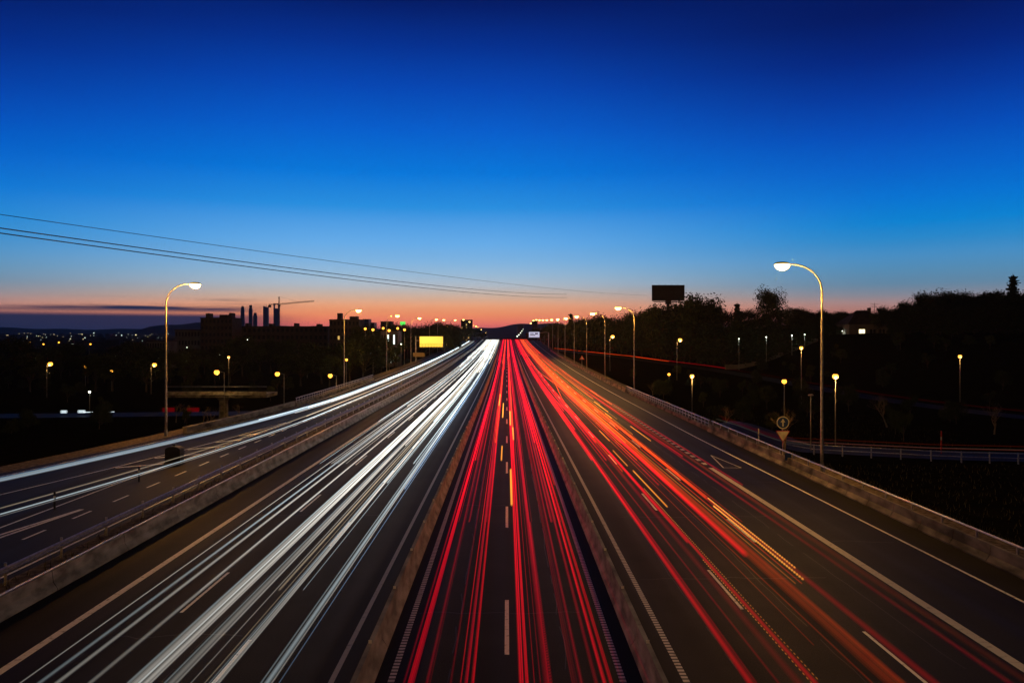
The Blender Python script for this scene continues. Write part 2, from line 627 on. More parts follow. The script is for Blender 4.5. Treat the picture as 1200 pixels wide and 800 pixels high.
mk = MB()                                       # plain white paint
for x in (-8.75, -12.2, 8.92, 12.5):
    y = 4.0 + (x % 3) * 3
    while y < 620:
        mk.strip([y, y + 5], lambda t, x=x: x - .06, lambda t, x=x: x + .06, lift(.005)); y += 17
y = 25.5
yy = y - 17
while yy < 620:                                  # centre dashes of the middle carriageway
    mk.strip([yy, yy + 5.3], lambda t: -.075, lambda t: .075, lift(.005)); yy += 17
mk.strip(ysr, lambda y: -15.76, lambda y: -15.46, lift(.005))
mk.strip(ysr, lambda y: 19.4 + max(0, 80 - y) * .013, lambda y: 19.55 + max(0, 80 - y) * .013, lift(.005))
mk.build('lane_marking', M['white_paint'], road)
mk = MB()
for x in (-3.47, 3.48, 5.38):
    mk.strip(ysr, lambda t, x=x: x - .1, lambda t, x=x: x + .1, lift(.005))
mk.build('edge_line', M['ribbed_paint'], road)
mk = MB().strip(ysr, lambda y: -5.34, lambda y: -5.17, lift(.005))
mk.strip(ysamp(Y0, 62), lambda y: 15.9, lambda y: 16.28, lift(.005))        # broad line of the leaving lane
y = 63.5
while y < 150:
    mk.strip([y, y + 1.0], lambda t: 15.92, lambda t: 16.26, lift(.005)); y += 2.0
mk.build('broad_line', M['worn_paint'], road)
mk = MB()                                       # hollow give-way triangle on the hard shoulder


def ground_bar(mb, p, q, w, z=.005):
    p, q = Vector((*p, 0)), Vector((*q, 0))
    s = (q - p).normalized().cross(Vector((0, 0, 1))) * w / 2
    mb.quad(*[Vector((v.x, v.y, zr(v.y) + z)) for v in (p - s, q - s, q + s, p + s)])


tri = [(17.1, 62.0), (18.5, 62.0), (17.8, 68.5)]
for i in range(3):
    ground_bar(mk, tri[i], tri[(i + 1) % 3], .10, .005 + .003 * i)
mk.build('give_way_marking', M['worn_paint'], road)
rs = random.Random(17)
M['tar'] = surf('tar', (.002, .002, .002), (.004, .004, .004), 3, .5, spec=.1)
M['patch'] = surf('asphalt_patch', (.004, .0038, .0036), (.014, .0133, .0125), 20, .8, bump=.4, spec=.05)
mk = MB()
for x0, x1 in ((-15.3, -5.5), (-3.3, 3.3), (5.6, 15.7), (16.4, 21.5)):
    y = 12 + rs.uniform(0, 8)
    while y < 130:                                # transverse cracks, sealed
        px_, xx = None, x0 + rs.uniform(0, 2)
        xe = x1 - rs.uniform(0, 4)
        yy = y
        while xx < xe:
            nx, ny = xx + .5, yy + rs.gauss(0, .09)
            ground_bar(mk, (xx, yy), (nx, ny), .05, .003)
            xx, yy = nx, ny
        y += rs.uniform(7, 19)
for x in (-10.3, -7.0, -1.75, 1.9, 7.1, 10.7, 14.2, -13.8):
    y = 10.0
    xx = x
    while y < 160:                                # lengthwise seams
        nx = x + rs.gauss(0, .035)
        if rs.random() < .8: ground_bar(mk, (xx, y), (nx, y + 1.2), .035, .003)
        xx = nx; y += 1.2
mk.build('crack_seal', M['tar'], road)
side = bpy.data.objects['side_road']
mk = MB()
y = 40
while y < 600:
    mk.strip([y, y + 2.0], lambda t: -24.75, lambda t: -24.6, lift(.004)); y += 4.6
mk.strip(ysamp(20, 620), lambda y: -21.75, lambda y: -21.6, lift(.004))
mk.strip(ysamp(20, 620), lambda y: xl(y) - 3.4, lambda y: xl(y) - 3.24, lift(.004))
mk.strip(ysamp(20, 95), lambda y: xl(y) + 2.3, lambda y: xl(y) + 2.45, lift(.004))   # splitting edge lines of the gore
mk.strip(ysamp(20, 95), lambda y: -27.5 + max(0, y - 60) * .04, lambda y: -27.35 + max(0, y - 60) * .04, lift(.004))
for k in range(5):                               # bars in the gore
    yv = 62 + 5 * k
    ground_bar(mk, (xl(yv) + 2.6, yv), (-27.3 + max(0, yv - 60) * .04, yv + 2.4), .4)
ground_bar(mk, (-26.9, 38), (-25.5, 47), .22, .006); ground_bar(mk, (-26.3, 38), (-25.4, 47), .22, .010)
mk.build('lane_marking', M['white_paint'], side)


def drape_road(name, pts, w, mat, lift_=.14):
    """a side road laid over the terrain along a polyline"""
    P = []
    for (a, b) in zip(pts, pts[1:]):
        for k in range(12):
            t = k / 12
            P.append(Vector((a[0] + (b[0] - a[0]) * t, a[1] + (b[1] - a[1]) * t, 0)))
    P.append(Vector((*pts[-1], 0)))
    mb = MB()
    for k, p in enumerate(P):
        t = (P[min(k + 1, len(P) - 1)] - P[max(k - 1, 0)]).normalized()
        s = Vector((t.y, -t.x, 0)) * w / 2
        z = max(terrain((p + s * u).x, (p + s * u).y) for u in (-1, -.5, 0, .5, 1)) + lift_
        for q in (p - s, p + s):
            mb.v.append((q.x, q.y, z))
    for k in range(len(P) - 1):
        i = 2 * k
        mb.f.append((i, i + 1, i + 3, i + 2))
    o = tag(mb.build(name, mat), kind='structure')
    return o, P


slip_pts = [(26, 418), (34, 380), (43, 345), (50, 315), (56, 268), (62, 225), (71, 180), (80, 133), (88, 105), (100, 60)]
slip, _ = drape_road('slip_road', slip_pts, 6, M['asphalt'])
serv_pts = [(26, 96), (34, 90), (46, 85), (62, 82), (90, 80), (130, 79)]
serv, _ = drape_road('service_road', serv_pts, 7, M['asphalt'])
low_pts = [(-42, 143), (-58, 141), (-80, 138), (-130, 135)]
low, _ = drape_road('lower_road', low_pts, 8, M['asphalt'])

# ------------------------------------------------------------------ barriers
JER = [(-.30, 0), (-.30, .08), (-.13, .33), (-.075, .80), (.075, .80), (.13, .33), (.30, .08), (.30, 0)]


def concrete_run(mb, x, y0, y1, seg=6.0, prof=JER, fx=None):
    fx = fx or (lambda y: x)
    y = y0
    while y < y1:
        e = min(y + seg - .05, y1)
        mb.profile(prof, [y, (y + e) / 2, e], fx, zr); y += seg


ref_me = MB().box(-.05, -.012, 0, .05, .012, .10).mesh('reflector', M['reflector'])


def barrier(x, label, mat, y0, y1, studs, group=None):
    o = empty('concrete_barrier', (x, y0, 0), label, 'barrier', group)
    mb = MB(); concrete_run(mb, 0, y0, y1)
    c = mb.build('concrete', mat, o); c.location = (0, -y0, 0)
    for k in range(studs):
        y = 24.4 + k * 5.3
        mesh_obj('reflector', ref_me, o, (0, y - y0, zr(y) + .8))
    return o


barrier(-4.25, 'concrete barrier between the white light trails and the red middle carriageway', M['concrete'], 2, 640, 14)
barrier(4.38, 'concrete barrier between the red middle carriageway and the right carriageway', M['concrete'], 2, 640, 14)


def tube_along(x, y0, y1, z, r, n=8, fx=None, step=6):
    fx = fx or (lambda y: x)
    ys = ysamp(y0, y1, step, step)
    return MB().tube([(fx(y), y, zr(y) + z) for y in ys], r, n)


post_me = MB().box(-.05, -.03, 0, .05, .03, .95).mesh('post', M['galvanised'])


def place_posts(parent, me, fx, ys, z=0):
    for y in ys:
        mesh_obj('post', me, parent, (fx(y), y, zr(y) + z))


# left outer barrier
o = empty('concrete_barrier', (0, 0, 0), 'grey concrete barrier left of the white light trails beside the debris strip', 'barrier')
mb = MB(); concrete_run(mb, -18.6, 2, 620); mb.build('concrete', M['concrete'], o)
tube_along(-18.6, 2, 620, .84, .045).build('top_rail', M['galvanised'], o)

# left guard rail
W = [(-.02, .02), (.03, .07), (.03, .11), (-.03, .16), (-.03, .19), (.03, .24), (.03, .28), (-.02, .33), (-.035, .33), (.015, .28), (.015, .24), (-.045, .19), (-.045, .16), (.015, .11), (.015, .07), (-.035, .02)]
o = empty('guard_rail', (0, 0, 0), 'steel guard rail on posts between the collector road and the debris strip', 'guard rail')
MB().profile(W, ysamp(8, 520, 4, 8), lambda y: -20.72, lambda y: zr(y) + .5).build('rail', M['galvanised'], o)
place_posts(o, post_me, lambda y: -20.82, [8 + 4.1 * i for i in range(90)])

# right outer barrier: blocks, shorter old blocks, a rail on short posts above
o = empty('concrete_barrier', (0, 0, 0), 'stained old concrete barrier with a pipe rail along the right hard shoulder', 'barrier')
mb = MB(); concrete_run(mb, 22.25, 6, 86, seg=3.0); mb.build('concrete', M['old_concrete'], o)
tube_along(22.45, 6, 86, 1.12, .055).build('top_rail', M['galvanised'], o)
rp = MB().box(-.04, -.04, .6, .04, .04, 1.1).mesh('post', M['galvanised'])
place_posts(o, rp, lambda y: 22.45, [7.5 + 3.0 * i for i in range(27)])
o = empty('concrete_barrier', (0, 0, 0), 'concrete barrier along the right carriageway beyond the bridge railing', 'barrier')
mb = MB(); concrete_run(mb, 22.25, 147, 400, seg=6.0); mb.build('concrete', M['old_concrete'], o)


def railing(label, fx, y0, y1):
    o = empty('bridge_railing', (0, 0, 0), label, 'railing')
    MB().profile([(-.22, 0), (-.22, .42), (.22, .42), (.22, 0)], ysamp(y0, y1, 5, 5), fx, zr).build('plinth', M['old_concrete'], o)
    tube_along(0, y0, y1, 1.16, .06, 8, fx, 4).build('top_rail', M['galvanised'], o)
    MB().tube([(fx(y), y, zr(y) + .78) for y in ysamp(y0, y1, 4, 4)], .035, 6).build('mid_rail', M['galvanised'], o)
    me = MB().box(-.035, -.03, .42, .035, .03, 1.12).mesh('post', M['galvanised'])
    n = int((y1 - y0) / 1.6)
    place_posts(o, me, fx, [y0 + .3 + 1.6 * i for i in range(n)])
    return o


railing('pale metal bridge railing right of the carriageway below the amber lamp', lambda y: 22.3, 86.5, 146)
railing('metal bridge railing along the outer edge of the collector road', lambda y: -31.7, 118, 186)
o = empty('parapet_wall', (0, 0, 0), 'low stained parapet wall along the bending left collector road', 'wall')
mb = MB()
mb.profile([(-.2, 0), (-.2, .6), (.2, .6), (.2, 0)], ysamp(84, 117.6, 4, 4), lambda y: xl(y) - 4.2, zr)
mb.build('wall', M['old_concrete'], o)
MB().profile([(-.26, .603), (-.26, .70), (.26, .70), (.26, .603)], ysamp(84, 117.6, 4, 4), lambda y: xl(y) - 4.2, zr).build('coping', M['concrete'], o)


# ------------------------------------------------------------------ light trails (real strands of light above the lanes)
def trail(name, col, pts_fn, y0, y1, z, r, inten, label, group, n=6):
    ys, y = [], y0
    while y < y1:
        ys.append(y); y += 3 if y < 60 else 6 if y < 200 else 14
    ys.append(y1)
    mb = MB()
    soft = y0 < 45
    for k in ((1.5, .95, .45) if soft else (1,)):        # the lamp's own soft edge: brighter towards the core
        mb.tube([(pts_fn(y), y, zr(y) + z) for y in ys], r * k, n, cap=False)
    o = mb.build(name, TR[col])
    o['intensity'] = inten / 2.0 if soft else inten
    return tag(o, label, 'light trail', group)


rnd = random.Random(5)


def wig(x, amp=.10):
    a, b, p, q = rnd.uniform(.4, 1) * amp, rnd.uniform(.3, .8) * amp, rnd.uniform(0, 6), rnd.uniform(0, 6)
    return lambda y: x + a * math.sin(y * .021 + p) + b * math.sin(y * .0087 + q)


def shift(x0, x1, ya, yb):
    return lambda y: x0 + (x1 - x0) * sm(ya, yb, y)


YF = 600
G1 = 'white headlight trails on the main carriageway'
white_rows = [   # x, radius, strength, colour, start, name of lane
    (-13.2, .045, .50, 'cool', 8, 'outer'), (-13.5, .025, .55, 'white', 60, 'outer'), (-14.6, .04, .75, 'cool', 90, 'outer'), (-12.6, .05, .55, 'white', 8, 'outer'),
    (-11.7, .05, .50, 'white', 8, 'outer'), 
    (-10.45, .13, .85, 'white', 8, 'middle'), (-10.15, .10, .95, 'white', 8, 'middle'), (-9.35, .11, .62, 'white', 8, 'middle'),
    (-8.75, .04, .5, 'warm', 30, 'middle'), (-8.2, .10, .60, 'white', 8, 'inner'), (-7.9, .05, .7, 'cool', 52, 'inner'), (-6.75, .10, .66, 'cool', 8, 'inner'), (-6.45, .05, .7, 'blue', 50, 'inner'),
    (-7.1, .05, .7, 'cool', 60, 'inner'), (-13.9, .05, .8, 'white', 110, 'outer'), (-9.0, .05, .7, 'white', 70, 'middle'), (-8.5, .06, .8, 'cool', 90, 'inner')]
fine = []
for x, r, s, c, y0, ln in white_rows:
    if r >= .08:                                  # a broad streak is several lamps close together
        fine += [(x, r * .55, s, c, y0, ln), (x + r * rnd.uniform(.7, 1.3), r * .22, s * .9, 'white', 8, ln), (x - r * rnd.uniform(.7, 1.4), r * .2, s * .7, 'cool', 8, ln)]
    else:
        fine += [(x, r * .8, s, c, y0, ln), (x + rnd.uniform(.12, .3), .015, s * .7, c, rnd.choice((8, 30, 60)), ln)]
for x, r, s, c, y0, ln in fine:
    trail('headlight_trail', c, wig(x), y0, YF, .65, r, s,
          'white headlight streak running along the %s lane of the left main carriageway' % ln, G1 + ', %s lane' % ln)
G2 = 'headlight trails on the collector road'
for dx, r, s, c, ya in ((.2, .05, .13, 'blue', 30), (.45, .03, .15, 'cool', 30), (.8, .07, .2, 'cool', 30), (1.05, .03, .2, 'blue', 30), (1.3, .04, .18, 'cool', 30), (.3, .05, .5, 'cool', 92), (.8, .06, .7, 'cool', 108), (1.25, .05, .6, 'white', 118), (1.65, .03, .4, 'white', 100), (.55, .07, .7, 'cool', 170), (1.0, .07, .7, 'cool', 190)):
    trail('headlight_trail', c, (lambda y, dx=dx: xl(y) + dx), ya, 560, .65, r, s,
          'bluish white headlight streak on the bending outer lane of the collector road', G2 + ', outer lane')
for x, r, s, c, ya in ((-23.4, .03, .5, 'cool', 30), (-24.6, .03, .22, 'warm', 30), (-23.0, .02, .25, 'white', 30), (-23.3, .03, .5, 'cool', 90), (-24.5, .03, .5, 'warm', 96)):
    trail('headlight_trail', c, (lambda y, x=x: x - (max(0, 100 - y) ** 2) * .0013), ya, 560, .65, r, s,
          'thin white headlight streak along the inner lane of the collector road', G2 + ', inner lane')
for k in range(20):                              # the dense far end of the traffic stream
    x = -15.3 + k * .5
    trail('headlight_trail', ('white', 'cool', 'white', 'warm')[k % 4], wig(x, .1), rnd.uniform(200, 400), YF + 5, .7, .09, .9,
          'white headlight streak in the glaring mass where the left carriageway meets the horizon', 'white headlight streaks massed at the horizon')

G3 = 'red tail light trails on the middle carriageway'
red_rows = [(-2.6, .075, .95, 'red', 8, 'left'), (-2.75, .03, .5, 'deep', 8, 'left'), (-2.2, .04, .35, 'deep', 8, 'left'), (-1.15, .04, .65, 'deep', 8, 'left'), (-.98, .055, .85, 'red', 8, 'left'), (-1.5, .03, .22, 'deep', 8, 'left'),
            (-2.4, .06, .7, 'red', 60, 'left'), (-1.05, .06, .8, 'orange', 70, 'left'), (-1.9, .03, .4, 'deep', 40, 'left'),
            (.42, .06, 1.0, 'red', 8, 'right'), (.55, .06, 1.0, 'red', 8, 'right'), (1.02, .09, .5, 'deep', 8, 'right'), (1.18, .03, .5, 'red', 8, 'right'), (1.8, .06, .2, 'deep', 8, 'right'), (2.05, .05, .34, 'deep', 8, 'right'), (2.45, .05, .5, 'deep', 8, 'right'),
            (2.68, .05, .95, 'red', 8, 'right'), (2.85, .04, .8, 'red', 8, 'right'), (2.3, .04, .5, 'deep', 40, 'right'), (.6, .06, .9, 'orange', 75, 'right'), (2.5, .06, .8, 'red', 70, 'right'), (3.05, .05, .6, 'red', 50, 'right'), (3.9, .02, .25, 'deep', 8, 'right')]
red_rows += [(x + rnd.uniform(-.16, .16), .014, s * .7, 'red' if k % 2 else 'deep', rnd.choice((8, 8, 40)), ln) for k, (x, r, s, c, y0, ln) in enumerate(list(red_rows))]
red_rows += [(x + g * r * rnd.uniform(.9, 1.3), .018, s * .75, c, y0, ln) for x, r, s, c, y0, ln in red_rows if r > .05 for g in (-1, 1)]
red_rows = [(x, r * (.6 if r > .05 else .85), s, c, y0, ln) for x, r, s, c, y0, ln in red_rows]
for x, r, s, c, y0, ln in red_rows:
    trail('tail_light_trail', c, wig(x, .05), y0, YF, .9, r, s,
          'red tail light streak along the %s lane of the middle carriageway' % ln, G3 + ', %s lane' % ln)
for x, a, b in ((-.42, 60, 68), (-.5, 92, 112), (.28, 44, 56), (.38, 84, 100), (-1.1, 108, 130), (.62, 72, 82)):
    trail('indicator_trail', 'amber', wig(x, .02), a, b, .9, .05, 1.3,
          'short amber indicator streak beside the centre dashes of the middle carriageway', 'amber indicator streaks of the middle carriageway')
for k in range(8):
    x = (-3.0, -2.3, -1.3, -.8, .5, .9, 2.4, 2.9)[k]
    trail('tail_light_trail', ('red', 'orange')[k in (2, 5)], wig(x, .08), rnd.uniform(190, 340), YF, .9, .08, .7,
          'red streak in the dense far end of the middle carriageway', 'red streaks massed at the far end of the middle carriageway')
for k in range(12):
    x = 5.9 + k * .78
    trail('tail_light_trail', ('red', 'red', 'orange')[k % 3], wig(x, .1), rnd.uniform(190, 360), YF, .9, .08, .65,
          'red or orange streak in the dense far end of the right carriageway', 'red streaks massed at the far end of the right carriageway')
G4 = 'tail light trails on the right carriageway'
for x, r, s, c, y0, ln in ((6.62, .07, .9, 'red', 8, 'left'), (6.85, .03, .5, 'deep', 8, 'left'), (7.4, .03, .3, 'deep', 8, 'left'), (7.9, .08, .25, 'deep', 8, 'left'), (8.2, .04, .55, 'red', 36, 'left'), (6.4, .05, .7, 'red', 60, 'left'), (7.0, .06, .8, 'red', 80, 'left'), (7.6, .05, .7, 'deep', 60, 'left'), (8.0, .07, .8, 'red', 70, 'left'),
                           (8.3, .05, .7, 'red', 90, 'left'), (7.2, .05, .7, 'red', 100, 'left'),
                           (10.35, .09, .95, 'red', 34, 'middle'), (10.6, .12, .42, 'orange', 8, 'middle'), (10.85, .06, .36, 'orange', 8, 'middle'), (11.65, .09, 1.0, 'orange', 46, 'middle'), (11.75, .07, .28, 'red', 8, 'middle'), (10.2, .05, .8, 'orange', 70, 'middle'), (11.4, .06, .8, 'orange', 80, 'middle'), (9.6, .04, .45, 'red', 50, 'middle'),
                           (13.6, .05, .24, 'deep', 8, 'outer'), (14.3, .07, .10, 'orange', 8, 'outer'), (10.0, .02, .4, 'orange', 8, 'middle'), (10.95, .02, .5, 'amber', 30, 'middle'), (11.2, .02, .5, 'orange', 30, 'middle'), (9.3, .015, .4, 'orange', 24, 'middle'), (12.0, .02, .4, 'orange', 40, 'middle'), (12.6, .03, .35, 'amber', 90, 'outer'), (13.0, .04, .25, 'amber', 110, 'outer'), (13.5, .04, .25, 'amber', 130, 'outer'), (9.9, .03, .6, 'orange', 60, 'middle'), (10.5, .03, .6, 'amber', 70, 'middle'), (11.0, .04, .7, 'orange', 66, 'middle'), (11.9, .03, .6, 'orange', 54, 'middle'), (12.2, .03, .5, 'amber', 76, 'middle'), (14.9, .05, .4, 'orange', 130, 'outer'), (13.9, .05, .42, 'red', 62, 'outer'), (15.0, .05, .34, 'deep', 50, 'outer'), (14.6, .06, .5, 'orange', 110, 'outer'), (13.2, .06, .5, 'orange', 120, 'outer')):
    trail('tail_light_trail', c, wig(x, .08), y0, YF, .9, r, s,
          '%s tail light streak along the %s lane of the right carriageway' % ('orange' if c == 'orange' else 'red', ln), G4 + ', %s lane, %s' % (ln, 'orange' if c == 'orange' else 'red'))
for x0, x1, a, b, c in ((8.1, 10.3, 95, 190, 'orange'), (8.4, 6.7, 60, 150, 'red'), (10.3, 8.0, 120, 230, 'orange')):
    trail('tail_light_trail', c, shift(x0, x1, a, b), a - 40, YF, .9, .05, .8,
          'red streak weaving between the left and middle lanes of the right carriageway', 'lane changing trails')
for x, a, b in ((8.9, 58, 66), (9.0, 44, 56), (13.2, 72, 84), (12.9, 100, 116), (9.4, 72, 80), (12.3, 92, 98)):
    trail('indicator_trail', 'amber', wig(x, .02), a, b, .8, .035, .9,
          'short amber indicator streak on the right carriageway', 'amber indicator streaks of the right carriageway')
# beaded flicker of passing indicators and of a pulsing tail lamp
for k, (xx, c, a, b, z, r, inten, lb) in enumerate(((11.58, 'bead_amber', 30.5, 44, .87, .030, 3.4, 'left one of two beaded golden flickers ending in the middle lane of the right carriageway'),
        (11.78, 'bead_amber', 32, 46, .9, .026, 3.0, 'right one of two beaded golden flickers ending in the middle lane of the right carriageway'),
        (8.50, 'bead_amber', 18, 34, .7, .012, 1.6, 'beaded golden streak left of the first lane dashes of the right carriageway'),
        (8.72, 'bead_amber', 22, 50, .7, .012, 1.5, 'fine beaded golden streak touching the first lane dashes of the right carriageway'),
        (1.22, 'bead_red', 8, 40, .9, .04, .8, 'ribbed red streak right of the brightest red streak in the middle carriageway'))):
    trail('indicator_trail' if 'amber' in c else 'tail_light_trail', c, wig(xx, .05), a, b, z, r, inten, lb, None)


def poly_trail(col, P, dz, r, inten, label, name='tail_light_trail', group=None):
    pts = []
    for (a, b) in zip(P, P[1:]):
        for k in range(8):
            t = k / 8
            pts.append((a[0] + (b[0] - a[0]) * t, a[1] + (b[1] - a[1]) * t))
    pts.append(P[-1])
    mb = MB().tube([(x, y, terrain(x, y) + dz) for x, y in pts], r, 6, cap=False)
    o = mb.build(name, TR[col]); o['intensity'] = inten
    return tag(o, label, 'light trail', group)


poly_trail('orange', [(p[0] - .8, p[1]) for p in slip_pts[:5]], 1.1, .10, .34, 'orange red streak leaving the motorway at the start of the slip road')
poly_trail('red', [(p[0] + .6, p[1]) for p in slip_pts[:6]], 1.1, .08, .12, 'red streak along the far slip road in front of the dark trees')
poly_trail('deep', slip_pts[4:9], 1.1, .06, .014, 'faint dark red streak on the slip road below the hill')
for i, (dz, dy, c, s) in enumerate(((.7, 1.5, 'warm', .016), (1.0, -1.2, 'red', .026), (1.2, .4, 'orange', .02), (.8, -2.2, 'warm', .02))):
    poly_trail(c, [(p[0], p[1] + dy) for p in serv_pts], dz, .05, s,
               ['pale lowest streak on the service road right of the motorway', 'dull red streak nearest the fence on the service road', 'dull orange streak along the middle of the service road',
                'pale streak along the near edge of the service road'][i])
for xa, xb, lb in ((-57.2, -55.2, 'right one of two red brake light glows on the lower road behind bare trees'), (-61.6, -59.6, 'left one of two red brake light glows on the lower road behind bare trees')):
    poly_trail('red', [(xa, 140.5), (xb, 140.8)], .9, .42, .05, lb)
poly_trail('cool', [(-74.5, 138.2), (-69.5, 139)], .7, .06, .7, 'pale streak tapering along the lower left road', 'headlight_trail')
poly_trail('cool', [(-75.6, 138.4), (-74.4, 138.5)], .8, .28, .5, 'right one of two white headlight blobs on the lower left road', 'headlight_trail')
poly_trail('cool', [(-78.4, 138), (-77.4, 138.1)], .8, .28, .5, 'left one of two white headlight blobs on the lower left road', 'headlight_trail')


# ------------------------------------------------------------------ street lamps
def tall_lamp(H=16.0, arm=2.9):
    """curved mast, arm towards +x"""
    root = empty('street_lamp', (0, 0, 0), '-', 'street lamp')
    rt = 2.1
    straight = [(0, 0, H * k / 8 * (H - rt) / H) for k in range(9)]
    MB().tube(straight, [.13 - .055 * k / 8 for k in range(9)], 12).build('pole', M['pole'], root, True)
    arc = [(0, 0, H - rt - .02)] + [((arm - .6) * (1 - math.cos(a)), 0, H - rt + rt * math.sin(a)) for a in [R(90) * k / 12 for k in range(13)]] + [(arm - .25, 0, H + .02)]
    MB().tube(arc, [.075 - .03 * k / (len(arc) - 1) for k in range(len(arc))], 10).build('arm', M['pole'], root, True)
    MB().lathe([(.24, 0), (.24, .05), (.16, .07), (.15, .8), (.13, .85)], 14).build('base', M['pole'], root)
    h = MB()
    prof = [(-.45, .05), (-.38, .16), (0, .24), (.45, .2), (.66, .07)]
    base = len(h.v)
    for (x, w) in prof:
        for j in range(10):
            an = 2 * math.pi * j / 10
            h.v.append((x, w * 1.25 * math.cos(an), w * .7 * math.sin(an)))
    for k in range(len(prof) - 1):
        for j in range(10):
            h.f.append((base + k * 10 + j, base + (k + 1) * 10 + j, base + (k + 1) * 10 + (j + 1) % 10, base + k * 10 + (j + 1) % 10))
    h.f.append(tuple(range(10))); h.f.append(tuple(base + 40 + j for j in reversed(range(10))))
    hd = h.build('lamp_head', M['dark_metal'], root, True)
    hd.location = (arm + .05, 0, H + .03)
    b = MB().lathe([(.09, -.46), (.26, -.39), (.38, -.23), (.42, -.06), (.39, .0)], 18, sx=1.4, sy=1.0).build('lamp_glass', M['sodium'], hd, True)
    b.location = (.08, 0, -.02)
    return root


def add_light(parent, loc, power, col, size=.25):
    L = bpy.data.lights.new('lamp_light', 'POINT')
    L.energy = power
    L.color = col
    L.shadow_soft_size = size
    o = bpy.data.objects.new('lamp_light', L)
    COL.objects.link(o)
    o.parent = parent
    o.location = loc
    return o


T0 = tall_lamp()
first = True
LAMP_POWER = 5200


def put_tall(px, d, xlamp, flip, label, group=None, lit=True):
    global first
    o = T0 if first else copy_tree(T0)
    if first: first = False
    zb = zr(d) - .15
    o.location = (xlamp, d, zb)
    o.rotation_euler = (0, 0, math.pi if flip else 0)
    tag(o, label, 'street lamp', group)
    return o


lit_lamps = []
gR = 'row of tall lamps along the right of the motorway'
for i, d in enumerate((59.8, 148, 192, 236, 280, 324, 368, 412, 456, 505, 560, 620, 690)):
    lab = ['tall curved sodium lamp standing closest on the right, above the sign post', 'tall lamp on the right behind the end of the bridge railing',
           'bright tall lamp on the right just beyond the bridge, before the trees'][i] if i < 3 else 'small distant amber lamp in the receding row right of the motorway'
    lit_lamps.append((put_tall(0, d, 24.0, True, lab, gR if i > 2 else None), d))
gL = 'row of tall lamps along the left of the motorway'
for i, d in enumerate((82, 164, 222, 278, 345, 385, 470, 560, 650, 790, 950, 1140)):
    lab = ['tall curved sodium lamp standing closest on the left beside the bending road', 'second tall curved lamp on the left before the dark apartment block',
           'tall lamp on the left between the dark blocks and the yellow sign', 'bright tall lamp on the left above the yellow sign'][i] if i < 4 else 'small distant amber lamp in the receding row left of the motorway'
    x = -35.6 if i == 0 else -34.0
    lit_lamps.append((put_tall(0, d, x, False, lab, gL if i > 3 else None), d))
lit_lamps.append((put_tall(0, 15.8, 24.0, True, 'added unseen tall lamp continuing the right row, beside the bridge the picture is taken from'), 15.8))  # added outside the view to light the foreground
lit_lamps.append((put_tall(0, 8, -40.0, False, 'added unseen tall lamp continuing the left row, beside the bridge the picture is taken from'), 8))  # likewise added out of view, brightens the near left road
for o, d in lit_lamps:
    if d < 330:
        add_light(o, (3.05, 0, 15.2), LAMP_POWER * (1.5 if d > 40 else .55 if d > 10 else 1.5), (1, .45, .065) if d > 40 or d < 10 else (1, .58, .2))


def low_lamp(H, arm, col='sodium_low', r=.2):
    root = empty('street_lamp', (0, 0, 0), '-', 'street lamp')
    MB().tube([(0, 0, 0), (0, 0, H * .5), (0, 0, H)], [.08, .065, .05], 8).build('pole', M['pole'], root, True)
    if arm:
        MB().tube([(0, 0, H - .03), (arm * .5, 0, H + .1), (arm, 0, H + .14)], .035, 6).build('arm', M['pole'], root, True)
    hd = MB().lathe([(.02, .10), (.14, .09), (.24, .02), (.25, 0)], 12, sx=1.3).build('lamp_head', M['dark_metal'], root, True)
    hd.location = (arm, 0, H + .16)
    MB().lathe([(.05, -r * 1.7), (r * .6, -r * 1.55), (r * .92, -r * 1.15), (r, -r * .7), (r * .85, -r * .25), (r * .6, -.003)], 14).build('lamp_glass', M[col], hd, True)
    return root


def put_low(proto_key, px, py, d, label, group=None, power=0, rz=0, cat='street lamp'):
    H, arm, col, r = proto_key
    key = (H, arm, col, r)
    if key not in LOW:
        LOW[key] = low_lamp(*key); o = LOW[key]
    else:
        o = copy_tree(LOW[key])
    p = at(px, py, d)
    p.x -= arm * math.cos(rz)
    zt = terrain(p.x, d)
    s = max(.35, (p.z - zt + .05) / H)
    o.location = (p.x, d, zt - .05)
    o.rotation_euler = (0, 0, rz)
    o.scale = (1, 1, 1)
    # stretch only the mast to reach the lamp's height
    for c in o.children:
        if c.name.startswith('pole'):
            c.scale.z = s
        elif c.name.startswith('arm'):
            c.location.z = H * s - H
        else:
            c.location.z = H * s + .16 + (.14 if arm else r * 0)
    tag(o, label, cat, group)
    if power:
        LP.append((o, H * s - .55, arm, power, SOD if 'sod' in col else (.9, 1, .85)))
    return o


LOW, LP = {}, []
A = (7.0, 0.0, 'sodium_low', .34)
B = (7.0, 1.2, 'sodium_low', .42)
Cc = (7.0, 0.0, 'white_lamp', .22)
Dd = (7.0, 0.8, 'sodium_low', .5)
gD = 'small amber lamps scattered over the dark ground on the left'
put_low(B, 325, 438, 140, 'amber lamp on a short arm left of the collector road, near the lit overpass', None, 900, math.pi)
put_low(B, 387, 440, 150, 'amber lamp low beside the end of the left bridge railing', None, 900, math.pi)
put_low(B, 254, 436, 126, 'amber lamp above the lit overpass deck on the left', None, 900, math.pi)
put_low(A, 268, 418, 220, 'amber lamp in front of the long dark apartment block', None, 500)
put_low(A, 360, 409, 260, 'amber lamp on a visible pole before the right end of the long dark block', None, 500)
put_low(Dd, 59, 426, 180, 'isolated bright amber lamp at far left above the black ground', None, 500)
put_low(Dd, 181, 427, 190, 'bright amber lamp immediately left of the closest left lamp mast', None, 500)
put_low(A, 438, 400, 300, 'amber lamp below the white lit windows left of the yellow sign', None, 300)
